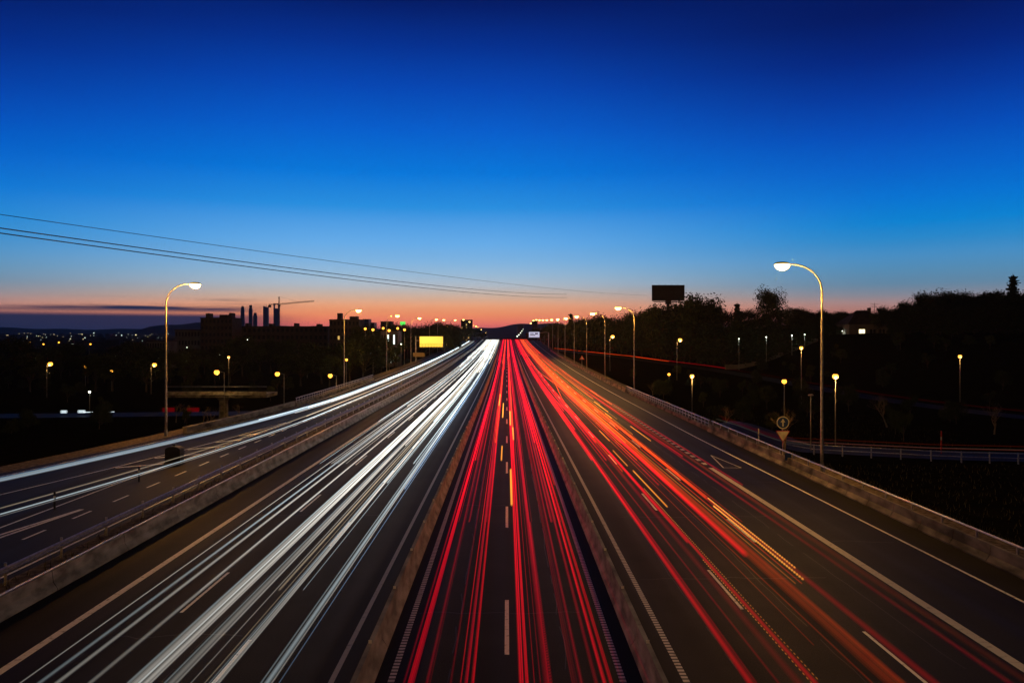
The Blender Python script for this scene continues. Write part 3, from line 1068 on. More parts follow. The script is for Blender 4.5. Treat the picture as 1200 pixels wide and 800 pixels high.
for px, py, d in ((22, 401, 500), (30, 403, 480), (35, 401, 500), (51, 403, 480), (69, 401, 500), (106, 403, 470), (149, 406, 420), (203, 407, 400), (100, 429, 210), (131, 434, 200), (406, 421, 200), (159, 408, 400), (274, 381, 620)):
    put_low(A if d < 450 else Dd, px, py, d, 'small amber lamp dotting the dark suburb left of the motorway', gD)
for px, py, d in ((85, 403, 450), (136, 417, 300), (182, 417, 280), (212, 417, 280), (257, 416, 250), (219, 407, 380), (290, 398, 380), (105, 459, 150), (470, 403, 280)):
    put_low(Cc, px, py, d, 'tiny white lamp among the amber lamps of the dark suburb on the left', 'tiny white lamps of the suburb on the left')
for px, py, d in ((428, 384.5, 305), (437, 385.6, 290), (449, 383.9, 325), (456, 386.5, 280), (466, 384.0, 320), (474, 385.6, 300), (537, 384, 610), (537, 391, 560), (513, 383, 560), (524, 382, 600), (555, 381, 700), (560, 383, 760)):
    put_low((7.0, 0.0, 'sodium_low', .5), px, py, d, 'small amber lamp in the cluster above the yellow sign and the dark roofs', 'amber lamp cluster by the yellow sign')
# right side
put_low(A, 811, 440, 128, 'amber lamp on a short pole just behind the right bridge railing', None, 900)
put_low(A, 979, 440, 92, 'amber lamp on a plain straight pole right of the closest tall mast', None, 900)
put_low(A, 939, 407, 150, 'amber lamp left of the closest right mast, below the garden lights', None, 500)
put_low(A, 1125, 417, 150, 'lone amber lamp on the black slope at far right', None, 300)
put_low(Dd, 797, 398, 200, 'bright amber lamp before the dark trees below the billboard', None, 700)
put_low(Dd, 718, 394, 230, 'bright amber lamp in front of the trees left of the billboard', None, 700)
put_low(A, 784, 438, 190, 'small dim amber lamp left of the lamp behind the bridge railing')
put_low(A, 919, 446, 110, 'small pale amber lamp above the bare tree')
for px, py, d in ((866, 397, 232), (898, 395, 232), (928, 393, 232), (943, 392, 234), (987, 396, 236), (997, 395, 236), (1003, 391, 240)):
    put_low((3.0, 0.0, 'white_lamp', .17), px, py, d, 'white garden lamp along the estate wall on the hill', 'white garden lamps on the right hill', 120 if px < 930 else 60, cat='garden lamp')
for px, py, d in ((613, 385.5, 2100), (611.5, 387.5, 1900), (610, 389.6, 1700), (608, 392, 1500), (606, 393.6, 1350)):
    put_low((7.0, 0.0, 'white_lamp', .9), px, py, d, 'tiny pale lamp in the climbing string just right of the vanishing point', 'pale lamps climbing beyond the vanishing point')
for o, h, arm, p, c in LP:
    add_light(o, (arm * 1.0, -.55, h), p * .45, c, .2)
# unlit lamp by the service road
p = at(950, 464, 88)
o = empty('street_lamp', (p.x, 88, terrain(p.x, 88)), 'unlit grey lamp post beside the service road, behind the round sign', 'street lamp')
h = p.z - terrain(p.x, 88)
MB().tube([(0, 0, 0), (0, 0, h)], [.07, .05], 8).build('pole', M['pole'], o, True)
MB().lathe([(.05, h), (.2, h + .05), (.22, h + .12), (.12, h + .22)], 12, sx=1.5).build('lamp_head', M['sign_white'], o, True)

# ------------------------------------------------------------------ signs, billboards, crane, cables


def disc(mb, cx, cz, r, y, t, n=28):
    b = len(mb.v)
    for yy in (y, y + t):
        for j in range(n):
            a = 2 * math.pi * j / n
            mb.v.append((cx + r * math.cos(a), yy, cz + r * math.sin(a)))
    mb.f.append(tuple(b + j for j in range(n)))
    mb.f.append(tuple(b + n + j for j in reversed(range(n))))
    for j in range(n):
        mb.f.append((b + j, b + n + j, b + n + (j + 1) % n, b + (j + 1) % n))
    return mb


def prism(mb, poly, y, t):
    b, n = len(mb.v), len(poly)
    for yy in (y, y + t):
        for (x, z) in poly: mb.v.append((x, yy, z))
    mb.f.append(tuple(b + j for j in range(n)))
    mb.f.append(tuple(b + n + j for j in reversed(range(n))))
    for j in range(n):
        mb.f.append((b + j, b + n + j, b + n + (j + 1) % n, b + (j + 1) % n))
    return mb


def ring(mb, cx, cz, r0, r1, y, t, n=32):
    b = len(mb.v)
    for yy in (y, y + t):
        for rr in (r0, r1):
            for j in range(n):
                a = 2 * math.pi * j / n
                mb.v.append((cx + rr * math.cos(a), yy, cz + rr * math.sin(a)))
    for j in range(n):
        k = (j + 1) % n
        mb.f += [(b + j, b + n + j, b + n + k, b + k), (b + 2 * n + j, b + 2 * n + k, b + 3 * n + k, b + 3 * n + j),
                 (b + n + j, b + 3 * n + j, b + 3 * n + k, b + n + k), (b + j, b + k, b + 2 * n + k, b + 2 * n + j)]
    return mb


p = at(917.5, 537, 64)
zb = terrain(p.x, 64)
o = empty('road_sign', (p.x, 64, zb), 'round blue ahead only arrow sign above an inverted give way triangle on one post', 'road sign')
dz = CAM_H - (495 - 395) / FPX * 64 - zb
MB().tube([(0, .06, 0), (0, .06, dz + .45)], .04, 8).build('post', M['galvanised'], o)
s = disc(MB(), 0, dz, .52, 0, .02).build('round_plate', M['sign_blue'], o)
mb = ring(MB(), 0, dz, .44, .51, -.012, .010)
mb.build('white_rim', M['sign_white'], s)
prism(MB(), [(-.055, dz - .32), (.055, dz - .32), (.055, dz + .05), (.19, dz + .02), (0, dz + .32), (-.19, dz + .02), (-.055, dz + .05)], -.012, .010).build('arrow', M['sign_white'], s)
tz = dz - 1.02
s = prism(MB(), [(-.58, tz + .36), (0, tz - .62), (.58, tz + .36)], 0, .02).build('triangle_plate', M['sign_red'], o)
prism(MB(), [(-.50, tz + .315), (0, tz - .53), (.50, tz + .315)], -.012, .010).build('white_field', M['sign_white'], s)

p = at(923.5, 535, 62)
zb = terrain(p.x, 62)
o = empty('road_sign', (p.x, 62, zb), 'small blue marker plate low on its stake beside the sign post', 'road sign')
MB().tube([(0, .05, 0), (0, .05, p.z + .2 - zb)], .03, 6).build('post', M['galvanised'], o)
s = MB().box(-.26, 0, p.z - zb - .28, .26, .02, p.z - zb + .28).build('plate', M['sign_blue'], o)

p = at(682, 419, 250)
zb = terrain(p.x, 250)
o = empty('road_sign', (p.x, 250, zb), 'triangular red rimmed warning sign beyond the bridge at the motorway edge', 'road sign')
MB().tube([(0, .05, 0), (0, .05, p.z - zb + .4)], .05, 8).build('post', M['galvanised'], o)
h = p.z - zb
s = prism(MB(), [(-.8, h - .6), (.8, h - .6), (0, h + .8)], 0, .02).build('triangle_plate', M['sign_red'], o)
prism(MB(), [(-.52, h - .44), (.52, h - .44), (0, h + .47)], -.012, .010).build('white_field', M['sign_white'], s)

# delineator posts
for px, py, d, lab in ((889, 508, 76, 'slim white marker post between the railing end and the round sign'), (1103, 510, 86, 'slim reddish marker post standing in front of the black slope'),
                       (163, 556, 56, 'short dark marker post at the tip of the left gore'), (64, 580, 47, 'short marker post with a white band left of the gore bars')):
    p = at(px, py, d)
    zb = (zr(d) if p.x < 0 else terrain(p.x, d))
    o = empty('marker_post', (p.x, d, zb), lab, 'marker post')
    h = max(.9, p.z - zb + .5) if p.x > 0 else 1.1
    MB().tube([(0, 0, 0), (0, 0, h)], [.07, .06], 8).build('post', M['sign_red'] if px > 1000 else M['sign_white'] if px > 800 else M['black'], o)
    MB().lathe([(.072, h * .62), (.072, h * .74)], 8).build('band', M['sign_white'], o)

# dark gore cabinet on the left road
p = at(202, 543, 64)
o = empty('crash_cushion', (p.x, 64, 0), 'dark round topped crash cushion standing in the gore of the left road', 'crash cushion')
prism(MB(), [(-.62, .1), (.62, .1), (.62, 1.1)] + [(.62 * math.cos(R(a)), 1.1 + .28 * math.sin(R(a))) for a in range(15, 180, 15)] + [(-.62, 1.1)], 0, .8).build('shell', M['black'], o)
MB().box(-.7, -.05, 0, .7, .95, .096).build('base', M['old_concrete'], o)
MB().box(-.12, .3, 1.385, .12, .55, 1.56).build('lifting_lug', M['dark_metal'], o)

# dark billboard on a mono pole above the trees
d = 300
p = at(783, 343, d)
zb = terrain(p.x, d)
o = empty('billboard', (p.x, d, zb), 'large unlit dark billboard on a mono pole above the trees', 'billboard')
w, zt, zl = 6.2, at(0, 334, d).z - zb, at(0, 352.3, d).z - zb
MB().box(-w, -.35, zl, w, .35, zt).build('panel', M['black'], o)
MB().box(-w - .15, -1.25, zl - .28, w + .15, -.36, zl - .18).build('catwalk', M['dark_metal'], o)
mb = MB()
for sx in (-w - .1, -w / 3, w / 3, w + .1):
    mb.tube([(sx, -1.2, zl - .2), (sx, -1.2, zl + .7)], .03, 5)
mb.tube([(-w - .1, -1.2, zl + .7), (w + .1, -1.2, zl + .7)], .03, 5)
mb.build('handrail', M['dark_metal'], o)
MB().tube([(0, .2, 0), (0, .2, zl - .8)], [.75, .6], 16).build('pole', M['dark_metal'], o, True)
mb = MB().box(-1.1, -.3, zl - 1.2, 1.1, .3, zl - .02)
mb.box(-w + .6, -.12, zl - .55, w - .6, .12, zl - .3)
mb.build('bracket', M['dark_metal'], o)
for sx in (-3.6, -1.2, 1.2, 3.6):
    MB().tube([(sx, 0, zt - .02), (sx, -.9, zt + .35)], .05, 5).build('lamp_arm', M['dark_metal'], o)

# yellow lit sign
d = 285
p = at(505.5, 400.3, d)
zb = terrain(-33, d)
o = empty('lit_sign', (-33.1, d, zb), 'glowing yellow lit sign panel on a post left of the white trails', 'lit sign')
cx = p.x + 33.1; cz = p.z - zb
MB().box(cx - 4.2, -.2, cz - 1.9, cx + 4.2, .2, cz + 1.9).build('panel', M['yellow_sign'], o)
fr = MB()
fr.box(cx - 4.35, -.26, cz - 2.05, cx + 4.35, .26, cz - 1.903); fr.box(cx - 4.35, -.26, cz + 1.903, cx + 4.35, .26, cz + 2.05)
fr.box(cx - 4.35, -.26, cz - 1.903, cx - 4.203, .26, cz + 1.903); fr.box(cx + 4.203, -.26, cz - 1.903, cx + 4.35, .26, cz + 1.903)
fr.build('frame', M['dark_metal'], o)
mb = MB()
for k in range(9):
    mb.box(cx - 4.2 + k * 1.05 - .04, -.75, cz - 2.0, cx - 4.2 + k * 1.05 + .04, -.67, cz - .9)
mb.box(cx - 4.3, -.78, cz - .95, cx + 4.3, -.64, cz - .85); mb.box(cx - 4.3, -.9, cz - 2.2, cx + 4.3, -.3, cz - 2.08)
mb.build('catwalk', M['dark_metal'], o)
MB().tube([(0, 0, 0), (0, 0, cz + 2)], .2, 10).build('post', M['pole'], o)
MB().box(-.1, -.12, cz + .3, cx - 4.36, .12, cz + .55).build('arm', M['pole'], o)
q = at(492, 415.5, d)
MB().box(-1.0, -.34, q.z - zb - .75, 3.3, -.24, q.z - zb + .75).build('small_panel', M['sign_back'], o)

# pale panel right, green panel left
d = 430
p = at(626, 392, d)
zb = zr(d) - .2
o = empty('lit_sign', (p.x + 8, d, zb), 'pale bluish lit road panel at the far right of the motorway', 'lit sign')
cz = p.z - zb
MB().box(-10.9, -.15, cz - 1.5, -5.1, .15, cz + 1.5).build('panel', M['pale_sign'], o)
mb = MB()
for k, (a, b, c, e) in enumerate(((-10.2, .4, -8.2, .75), (-10.2, -.5, -7.4, -.1), (-7.6, .2, -6.0, .9))):
    mb.box(a, -.17, cz + b, c, -.153, cz + e)
mb.build('dark_patch', M['sign_blue'], o)
MB().tube([(0, 0, 0), (0, 0, cz + 1), (-1.5, 0, cz + 1.4), (-5.0, 0, cz + .9)], .22, 8).build('post', M['pole'], o)
d = 520
p = at(472, 379, d)
o = empty('lit_sign', (p.x, d, terrain(p.x, d)), 'small bright green lit sign above the dark roofs on the left', 'lit sign')
cz = p.z - o.location.z
MB().box(-1.7, -.15, cz - 1.2, 1.7, .15, cz + 1.2).build('panel', M['green_sign'], o)
MB().tube([(0, .3, 0), (0, .3, cz + 1)], .2, 8).build('post', M['dark_metal'], o)

# tower crane
d = 870
p = at(327, 380, d)
zb = terrain(p.x, d)
o = empty('tower_crane', (p.x, d, zb), 'tower crane with a long lattice jib in front of the skyscrapers', 'crane')


def lattice(mb, a, b, w, step, r=.12):
    a, b = Vector(a), Vector(b)
    t = (b - a).normalized()
    u = t.cross(Vector((0, 1, 0))).normalized() if abs(t.y) < .9 else Vector((1, 0, 0))
    v = t.cross(u)
    cs = [(-w, -w), (w, -w), (w, w), (-w, w)]
    for (i, j) in cs:
        mb.tube([a + u * i + v * j, b + u * i + v * j], r, 4)
    n = max(1, int((b - a).length / step))
    for k in range(n):
        p0 = a + (b - a) * (k / n); p1 = a + (b - a) * ((k + 1) / n)
        for q in range(4):
            c0, c1 = cs[q], cs[(q + 1) % 4]
            if k % 2: c0, c1 = c1, c0
            mb.tube([p0 + u * c0[0] + v * c0[1], p1 + u * c1[0] + v * c1[1]], r * .6, 3)
    return mb


zj = at(0, 356.5, d).z - zb
za = at(0, 347.5, d).z - zb
xj0, xj1 = (315 - 327) / FPX * d, (368 - 327) / FPX * d
lattice(MB(), (0, 0, 0), (0, 0, zj - .5), .8, 2.2, .16).build('mast', M['dark_metal'], o)
lattice(MB(), (0, 0, zj + .5), (0, 0, za), .5, 2.0, .14).build('apex', M['dark_metal'], o)
lattice(MB(), (1, 0, zj + .3), (xj1, 0, zj + 3.6), .5, 2.0, .16).build('jib', M['dark_metal'], o)
lattice(MB(), (-1, 0, zj + .1), (xj0, 0, zj - .4), .5, 2.0, .16).build('counter_jib', M['dark_metal'], o)
MB().box(xj0 - .5, -1, zj - 3.4, xj0 + 2.5, 1, zj - .8).build('counterweight', M['dark_metal'], o)
MB().box(.3, -1.6, zj - 2.4, 1.8, -.4, zj - .2).build('cab', M['black'], o)
MB().tube([(0, 0, za), (xj1 * .6, 0, zj + 2.6)], .07, 4).build('stay', M['dark_metal'], o)

# overhead cables
CAB = [((-30, 247, 75), (690, 342, 300), (900, 362, 420), 'single thin overhead cable, the highest of the three'),
       ((-30, 263, 70), (600, 342.5, 260), (860, 359, 420), 'middle one of the three overhead cables'),
       ((-30, 269, 70), (600, 346.5, 260), (860, 363, 420), 'lowest one of the three overhead cables')]
for a, b, c, lab in CAB:
    A_, B_ = at(*a), at(*b)
    pts = []
    for k in range(-6, 62):
        t = k / 40
        q = A_ + (B_ - A_) * t
        q.z -= 1.2 * 4 * t * (1 - t) * .6
        pts.append(q)
    # follow on to the pylon out of sight behind the trees
    o = MB().tube(pts, .035 if 'thin' in lab else .055, 5).build('overhead_cable', M['black'])
    tag(o, lab, 'cable')

# ------------------------------------------------------------------ buildings
win_me = {}


def window_mesh(w, h, lit):
    k = (round(w, 2), round(h, 2), lit)
    if k not in win_me:
        mb = MB().box(-w / 2, -.05, -h / 2, w / 2, .02, h / 2)
        win_me[k] = mb.mesh('window', M[lit])
    return win_me[k]


def block(px0, px1, ytop, d, depth, floors, cols, label, wall='brick', lit=0, roofbits=(), name='apartment_building', wincol='lit_warm', sd=1, group=None):
    a, b = at(px0, ytop, d), at(px1, ytop, d)
    zb = min(terrain(a.x, d), terrain(b.x, d)) - .5
    o = empty(name, ((a.x + b.x) / 2, d, zb), label, 'building', group)
    w = b.x - a.x; H = a.z - zb
    MB().box(-w / 2, 0, 0, w / 2, depth, H).build('wall', M[wall], o)
    rf = MB()
    rf.box(-w / 2 - .2, -.2, H + .003, w / 2 + .2, depth + .2, H + .4).build('roof', M['roof'], o)
    for (fx, fw, fh) in roofbits:
        MB().box(-w / 2 + fx * w, depth * .3, H + .403, -w / 2 + (fx + fw) * w, depth * .7, H + .4 + fh).build('stair_head', M[wall], o)
    rr = random.Random(sd)
    fh = H / floors
    cw = w / cols
    for f in range(floors):
        for c in range(cols):
            L = 'glass'
            if rr.random() < lit: L = wincol
            mesh_obj('window', window_mesh(cw * .5, fh * .5, L), o, (-w / 2 + cw * (c + .5), -.01, fh * (f + .55)))
    return o


block(235, 272, 373, 380, 14, 7, 8, 'dark apartment block with stair heads left of the skyscrapers', lit=.006, roofbits=((.06, .1, 2.2), (.5, .25, 1.5), (.8, .08, 2.4)), wincol='lit_amber', sd=2)
block(205, 234.5, 387, 385, 14, 4, 8, 'lower dark building joined to the left of the apartment block', 'render', lit=.01, wincol='lit_amber', sd=3)
block(273, 384, 383, 400, 14, 5, 20, 'long dark apartment slab in front of the crane and skyscrapers', lit=.004, wincol='lit_amber', roofbits=((.1, .03, 1.6), (.35, .04, 1.4), (.62, .03, 1.6), (.86, .04, 1.2)), sd=4)
block(386, 421, 375, 390, 14, 6, 8, 'dark apartment block with roof turrets right of the crane', lit=.006, roofbits=((.2, .12, 3.2), (.62, .25, 1.6)), wincol='lit_amber', sd=5)
block(446, 467, 388, 340, 10, 2, 6, 'low building with white lit windows left of the yellow sign', 'render', lit=.45, wincol='lit_cool', name='office_building', sd=6)
block(446, 458, 377, 560, 14, 7, 5, 'dark narrow block behind the white lit windows', lit=0, sd=7)
block(540, 553, 375, 800, 16, 9, 5, 'mid rise block with glowing top and amber windows far left of the road', 'render', lit=.16, wincol='lit_amber', sd=12)
block(522, 530, 381, 700, 14, 7, 4, 'small dark block behind the lamps at the far left of the road', lit=.1, wincol='lit_amber', sd=8)
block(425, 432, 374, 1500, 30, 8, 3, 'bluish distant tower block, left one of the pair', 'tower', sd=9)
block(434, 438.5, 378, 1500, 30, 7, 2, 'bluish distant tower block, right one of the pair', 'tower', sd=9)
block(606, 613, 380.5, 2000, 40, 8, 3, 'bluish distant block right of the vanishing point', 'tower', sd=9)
block(624, 630, 375.5, 1100, 30, 9, 3, 'dark square block rising over the far right lamps', 'brick', sd=9)
block(172, 196, 400, 330, 10, 3, 8, 'low grey building left of the closest left lamp mast', 'render', lit=.03, wincol='lit_amber', sd=14)

# skyscrapers
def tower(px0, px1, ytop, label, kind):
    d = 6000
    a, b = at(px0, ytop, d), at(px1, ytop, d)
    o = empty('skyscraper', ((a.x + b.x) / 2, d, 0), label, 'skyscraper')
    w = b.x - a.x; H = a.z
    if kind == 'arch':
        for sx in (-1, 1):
            MB().box(sx * w / 2 - (w * .14 if sx > 0 else 0), -12, 0, sx * w / 2 + (w * .14 if sx < 0 else 0), 12, H).build('core', M['tower_frame_hazed'], o)
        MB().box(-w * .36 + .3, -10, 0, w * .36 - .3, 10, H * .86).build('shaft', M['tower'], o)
        MB().box(-w * .36 + .3, -11, H - 6, w * .36 - .3, 11, H - .3).build('crown', M['tower_frame_hazed'], o)
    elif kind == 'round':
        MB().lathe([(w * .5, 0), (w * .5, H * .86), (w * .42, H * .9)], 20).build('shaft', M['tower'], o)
        MB().lathe([(w * .36, H * .9 + .5), (w * .36, H)], 20).build('crown', M['tower_frame_hazed'], o)
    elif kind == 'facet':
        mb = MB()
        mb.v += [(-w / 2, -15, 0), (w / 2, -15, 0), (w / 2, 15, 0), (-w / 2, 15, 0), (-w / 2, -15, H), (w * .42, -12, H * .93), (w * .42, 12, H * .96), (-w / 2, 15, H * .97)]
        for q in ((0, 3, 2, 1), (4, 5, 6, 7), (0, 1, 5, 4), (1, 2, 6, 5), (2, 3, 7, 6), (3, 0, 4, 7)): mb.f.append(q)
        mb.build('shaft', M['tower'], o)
        MB().box(-1, -1, H * .95, 1, 1, H + 8).build('mast', M['tower_frame_hazed'], o)
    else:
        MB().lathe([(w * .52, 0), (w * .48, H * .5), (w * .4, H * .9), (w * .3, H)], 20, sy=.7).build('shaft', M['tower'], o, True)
        MB().lathe([(w * .2, H + .5), (w * .2, H + 6)], 12).build('crown', M['tower_frame_hazed'], o)


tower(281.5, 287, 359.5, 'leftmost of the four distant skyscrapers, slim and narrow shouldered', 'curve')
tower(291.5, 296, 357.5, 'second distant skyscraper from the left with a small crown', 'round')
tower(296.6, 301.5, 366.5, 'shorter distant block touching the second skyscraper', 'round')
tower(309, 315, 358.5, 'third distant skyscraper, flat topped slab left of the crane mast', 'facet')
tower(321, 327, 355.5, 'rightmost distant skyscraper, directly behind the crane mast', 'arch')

# far town: countless small houses and lights
rt = random.Random(3)
mh, ml, ma = MB(), MB(), MB()
for k in range(420):
    d = rt.uniform(900, 4200)
    px = rt.uniform(-60, 235) if k % 5 else rt.uniform(235, 460)
    x = (px - 594) / FPX * d
    z = terrain(x, d) + sm(2500, 8000, math.hypot(x, d)) * 20 - 1
    w, h = rt.uniform(8, 22), rt.uniform(6, 13) + (d - 900) * .006
    mh.box(x - w / 2, d, z, x + w / 2, d + 12, z + h)
    if k % 4 == 0:
        zz = z + h + rt.uniform(.5, 3); s = .00034 * d * rt.choice((.5, .6, .6, .8, 1.5))
        (ml if rt.random() < .45 else ma).box(x - s, d - 1.2, zz - s, x + s, d - .8 - .2, zz + s)
tag(mh.build('far_town', M['brick'], None), kind='stuff')
tag(ml.build('far_town_white_light', M['lit_cool']), kind='stuff')
tag(ma.build('far_town_amber_light', M['lit_warm']), kind='stuff')

# house on the right hill with antenna and lit window
d = 232
p = at(1016, 389, d)
zb = terrain(p.x, d) - .3
o = empty('house', (p.x + .5, d, zb), 'dark hip roofed house with one lit window and roof antenna on the right hill', 'house')
hw = 5.8
he = at(0, 380, d).z - zb
hr = at(0, 363, d).z - zb
MB().box(-hw, 0, 0, hw, 9, he).build('wall', M['render'], o)
mb = MB()
mb.v += [(-hw - .6, -.6, he + .003), (hw + .6, -.6, he + .003), (hw + .6, 9.6, he + .003), (-hw - .6, 9.6, he + .003), (-1.6, 4.5, hr), (1.6, 4.5, hr)]
mb.f += [(0, 1, 5, 4), (1, 2, 5), (2, 3, 4, 5), (3, 0, 4), (3, 2, 1, 0)]
rf = mb.build('roof', M['roof'], o)
MB().box(2.2, 5.0, he + .5, 3.0, 5.8, hr + .8).build('chimney', M['brick'], rf)
mb = MB()
q = at(1027, 354, d).z - zb
mb.tube([(3.6, 4, he), (3.6, 4, q)], .06, 6)
for zz, L in ((q - .4, 1.2), (q - 1.2, .8)):
    mb.tube([(3.6 - L, 4, zz), (3.6 + L, 4, zz)], .04, 5)
mb.tube([(3.6, 4, q - .5), (6.6, 4, he + 1)], .025, 4)
mb.tube([(3.6, 4, q - .5), (.6, 4, hr)], .025, 4)
mb.build('antenna', M['dark_metal'], o)
wz = p.z - zb
for k, (wx, lit) in enumerate(((-2.0, 'lit_warm'), (1.2, 'glass'), (3.9, 'glass'))):
    w_ = mesh_obj('window', window_mesh(1.7, 1.6, lit), o, (wx, -.01, wz))
    MB().box(-.05, -.09, -.85, .05, -.06, .85).build('mullion', M['sign_white'], w_)

# estate wall
o = empty('estate_wall', (0, 0, 0), 'long low pale wall lit by garden lamps on the right hill', 'wall')
xa, xb = at(852, 0, 234).x, at(962, 0, 234).x
mb = MB(); mc = MB()
n = 14
for k in range(n):
    x0, x1 = xa + (xb - xa) * k / n, xa + (xb - xa) * (k + 1) / n - .02
    z = min(terrain(x0, 236), terrain(x1, 236))
    mb.box(x0, 236, z - .6, x1, 236.3, z + 1.3)
    mc.box(x0, 235.93, z + 1.303, x1, 236.37, z + 1.42)
mb.build('wall', M['render'], o); mc.build('coping', M['concrete'], o)

# lit overpass on the left
d = 132
o = empty('overpass', (at(262, 0, d).x, d, terrain(at(262, 0, d).x, d)), 'small concrete overpass lit amber on a single pillar left of the motorway', 'bridge')
zd = at(0, 458, d).z - o.location.z
x0, x1 = at(203, 0, d).x - o.location.x, at(318, 0, d).x - o.location.x
MB().box(x0, -2.5, zd - .9, x1, 3.5, zd - .35).build('deck', M['old_concrete'], o)
MB().box(x0, -2.75, zd - .5, x1, -2.51, zd + .12).build('parapet', M['concrete'], o)
MB().tube([(x0, -2.6, zd + .9), (x1, -2.6, zd + .9)], .05, 6).build('rail', M['galvanised'], o)
MB().lathe([(.8, -.5), (.7, zd - 1.6), (1.3, zd - .9)], 16).build('pillar', M['old_concrete'], o)

# road furniture of the service road: rail fence
o = empty('roadside_fence', (0, 0, 0), 'two rail metal fence along the near side of the service road', 'fence')
fe = []
for k in range(27):
    x = 31 + k * 2.6
    dd = None
    for (a, b) in zip(serv_pts, serv_pts[1:]):
        if a[0] <= x <= b[0]:
            dd = a[1] + (b[1] - a[1]) * (x - a[0]) / (b[0] - a[0])
    fe.append((x, dd - 4.4))
pm = MB().box(-.05, -.05, -.3, .05, .05, 1.15).mesh('post', M['galvanised'])
for (x, y) in fe:
    mesh_obj('post', pm, o, (x, y, terrain(x, y)))
for hh in (.62, 1.08):
    MB().tube([(x, y - .08, terrain(x, y) + hh) for x, y in fe], .045, 6).build('rail', M['galvanised'], o)

# ------------------------------------------------------------------ trees
rl = random.Random(21)


def leaf_quad(mb, p, s, r):
    n = Vector((r.gauss(0, 1), r.gauss(0, 1), r.gauss(0, 1) + .6)).normalized()
    u = n.orthogonal().normalized()
    u.rotate(Matrix.Rotation(r.uniform(0, 6.28), 3, n))
    v = n.cross(u)
    mb.quad(p - u * s - v * s * .5, p + u * s - v * s * .5, p + u * s * .6 + v * s * .5, p - u * s * .8 + v * s * .6)


def broad_proto(H, W, seed, trunk=.28, lobes=11, leaves=2600, leafsize=.24):
    r = random.Random(seed)
    tr = MB()
    th = H * trunk
    tr.tube([(0, 0, -.4), (0.05, 0, th * .6), (.1, .05, th), (.05, 0, H * .7)], [H * .022, H * .016, H * .013, .02], 8)
    cen = []
    for k in range(lobes):
        an = r.uniform(0, 6.28); rr = W * .5 * math.sqrt(r.random()) * .8
        z = th + (H - th) * (.18 + .68 * r.random())
        rr *= 1.15 - .75 * max(0, (z - th) / (H - th) - .35)
        c = Vector((rr * math.cos(an), rr * math.sin(an), z))
        s = W * r.uniform(.13, .26)
        cen.append((c, s))
        tr.tube([(.05, 0, th * r.uniform(.7, 1.2)), tuple(c * .5 + Vector((0, 0, th * .45))), tuple(c)], [H * .008, H * .005, .015], 5)
    cr = MB()
    for k in range(leaves):
        c, s = r.choice(cen)
        dv = Vector((r.gauss(0, 1), r.gauss(0, 1), r.gauss(0, .8))).normalized() * s * (r.random() ** .4) * r.uniform(.75, 1.2)
        leaf_quad(cr, c + dv, leafsize * r.uniform(.6, 1.4), r)
    return tr, cr


def conifer_proto(H, W, seed, leaves=2600):
    r = random.Random(seed)
    tr = MB().tube([(0, 0, -.4), (0, 0, H * .5), (.03, 0, H)], [H * .018, H * .011, .02], 8)
    cr = MB()
    layers = int(H * 1.5)
    for k in range(layers):
        t = k / layers
        z = H * (.12 + .86 * t)
        R_ = W * .5 * (1 - t) ** 1.15 * r.uniform(.6, 1.2)
        nb = 7 if t < .7 else 5
        for j in range(nb):
            a = 6.28 * j / nb + r.uniform(-.4, .4)
            L = R_ * r.uniform(.65, 1.1)
            tr.tube([(0, 0, z), (L * math.cos(a), L * math.sin(a), z - L * .18)], [.03, .008], 4, False)
            for q in range(max(2, int(leaves / layers / nb))):
                f = r.random() ** .7
                leaf_quad(cr, Vector((L * f * math.cos(a), L * f * math.sin(a), z - L * .18 * f)) + Vector((r.gauss(0, .16), r.gauss(0, .16), r.gauss(-.05, .13))) * (1 + L * .2), r.uniform(.12, .26), r)
    return tr, cr


def make_tree(name, proto, leaf, bark='bark'):
    tr, cr = proto
    return (tr.mesh('trunk', M[bark], True), cr.mesh('crown', M[leaf]))


PT = {'a': make_tree('tree', broad_proto(10, 8, 1, leaves=5600, leafsize=.15), 'leaf_a'), 'b': make_tree('tree', broad_proto(10, 6.5, 2, .22, 13, 5200, .15), 'leaf_b'),
      'c': make_tree('tree', broad_proto(10, 10, 3, .2, 16, 7600, .15), 'leaf_b'), 'd': make_tree('tree', broad_proto(10, 7, 4, .3, 10, 4600, .15), 'leaf_a'),
      'g': make_tree('tree', broad_proto(10, 11, 9, .06, 20, 8000, .19), 'leaf_b'),
      'e': make_tree('tree', conifer_proto(10, 6.4, 5), 'leaf_c'), 'f': make_tree('tree', conifer_proto(10, 5.4, 6, 2200), 'leaf_c')}


def put_tree(kind, x, y, h, label, group=None, wide=1.0, rz=None, name='tree'):
    z = terrain(x, y)
    o = empty(name, (x, y, z), label, 'tree', group, rl.uniform(0, 6.28) if rz is None else rz)
    s = h / 10
    o.scale = (s * wide, s * wide, s)
    mesh_obj('trunk', PT[kind][0], o); mesh_obj('crown', PT[kind][1], o)
    return o


def tree_px(kind, px, ytop, d, label, group=None, wide=1.0, name='tree'):
    if px > 615:                                   # pushed back along the camera's line of sight until beyond the slip road
        d0 = d
        while (px - 594) / FPX * d < xs(d) + 5 and d < 640: d += 6
        if d > d0: d += rl.uniform(0, 14)
    p = at(px, ytop, d)
    h = p.z - terrain(p.x, d)
    return put_tree(kind, p.x, d, max(3, h * 1.03), label, group, wide, name=name)


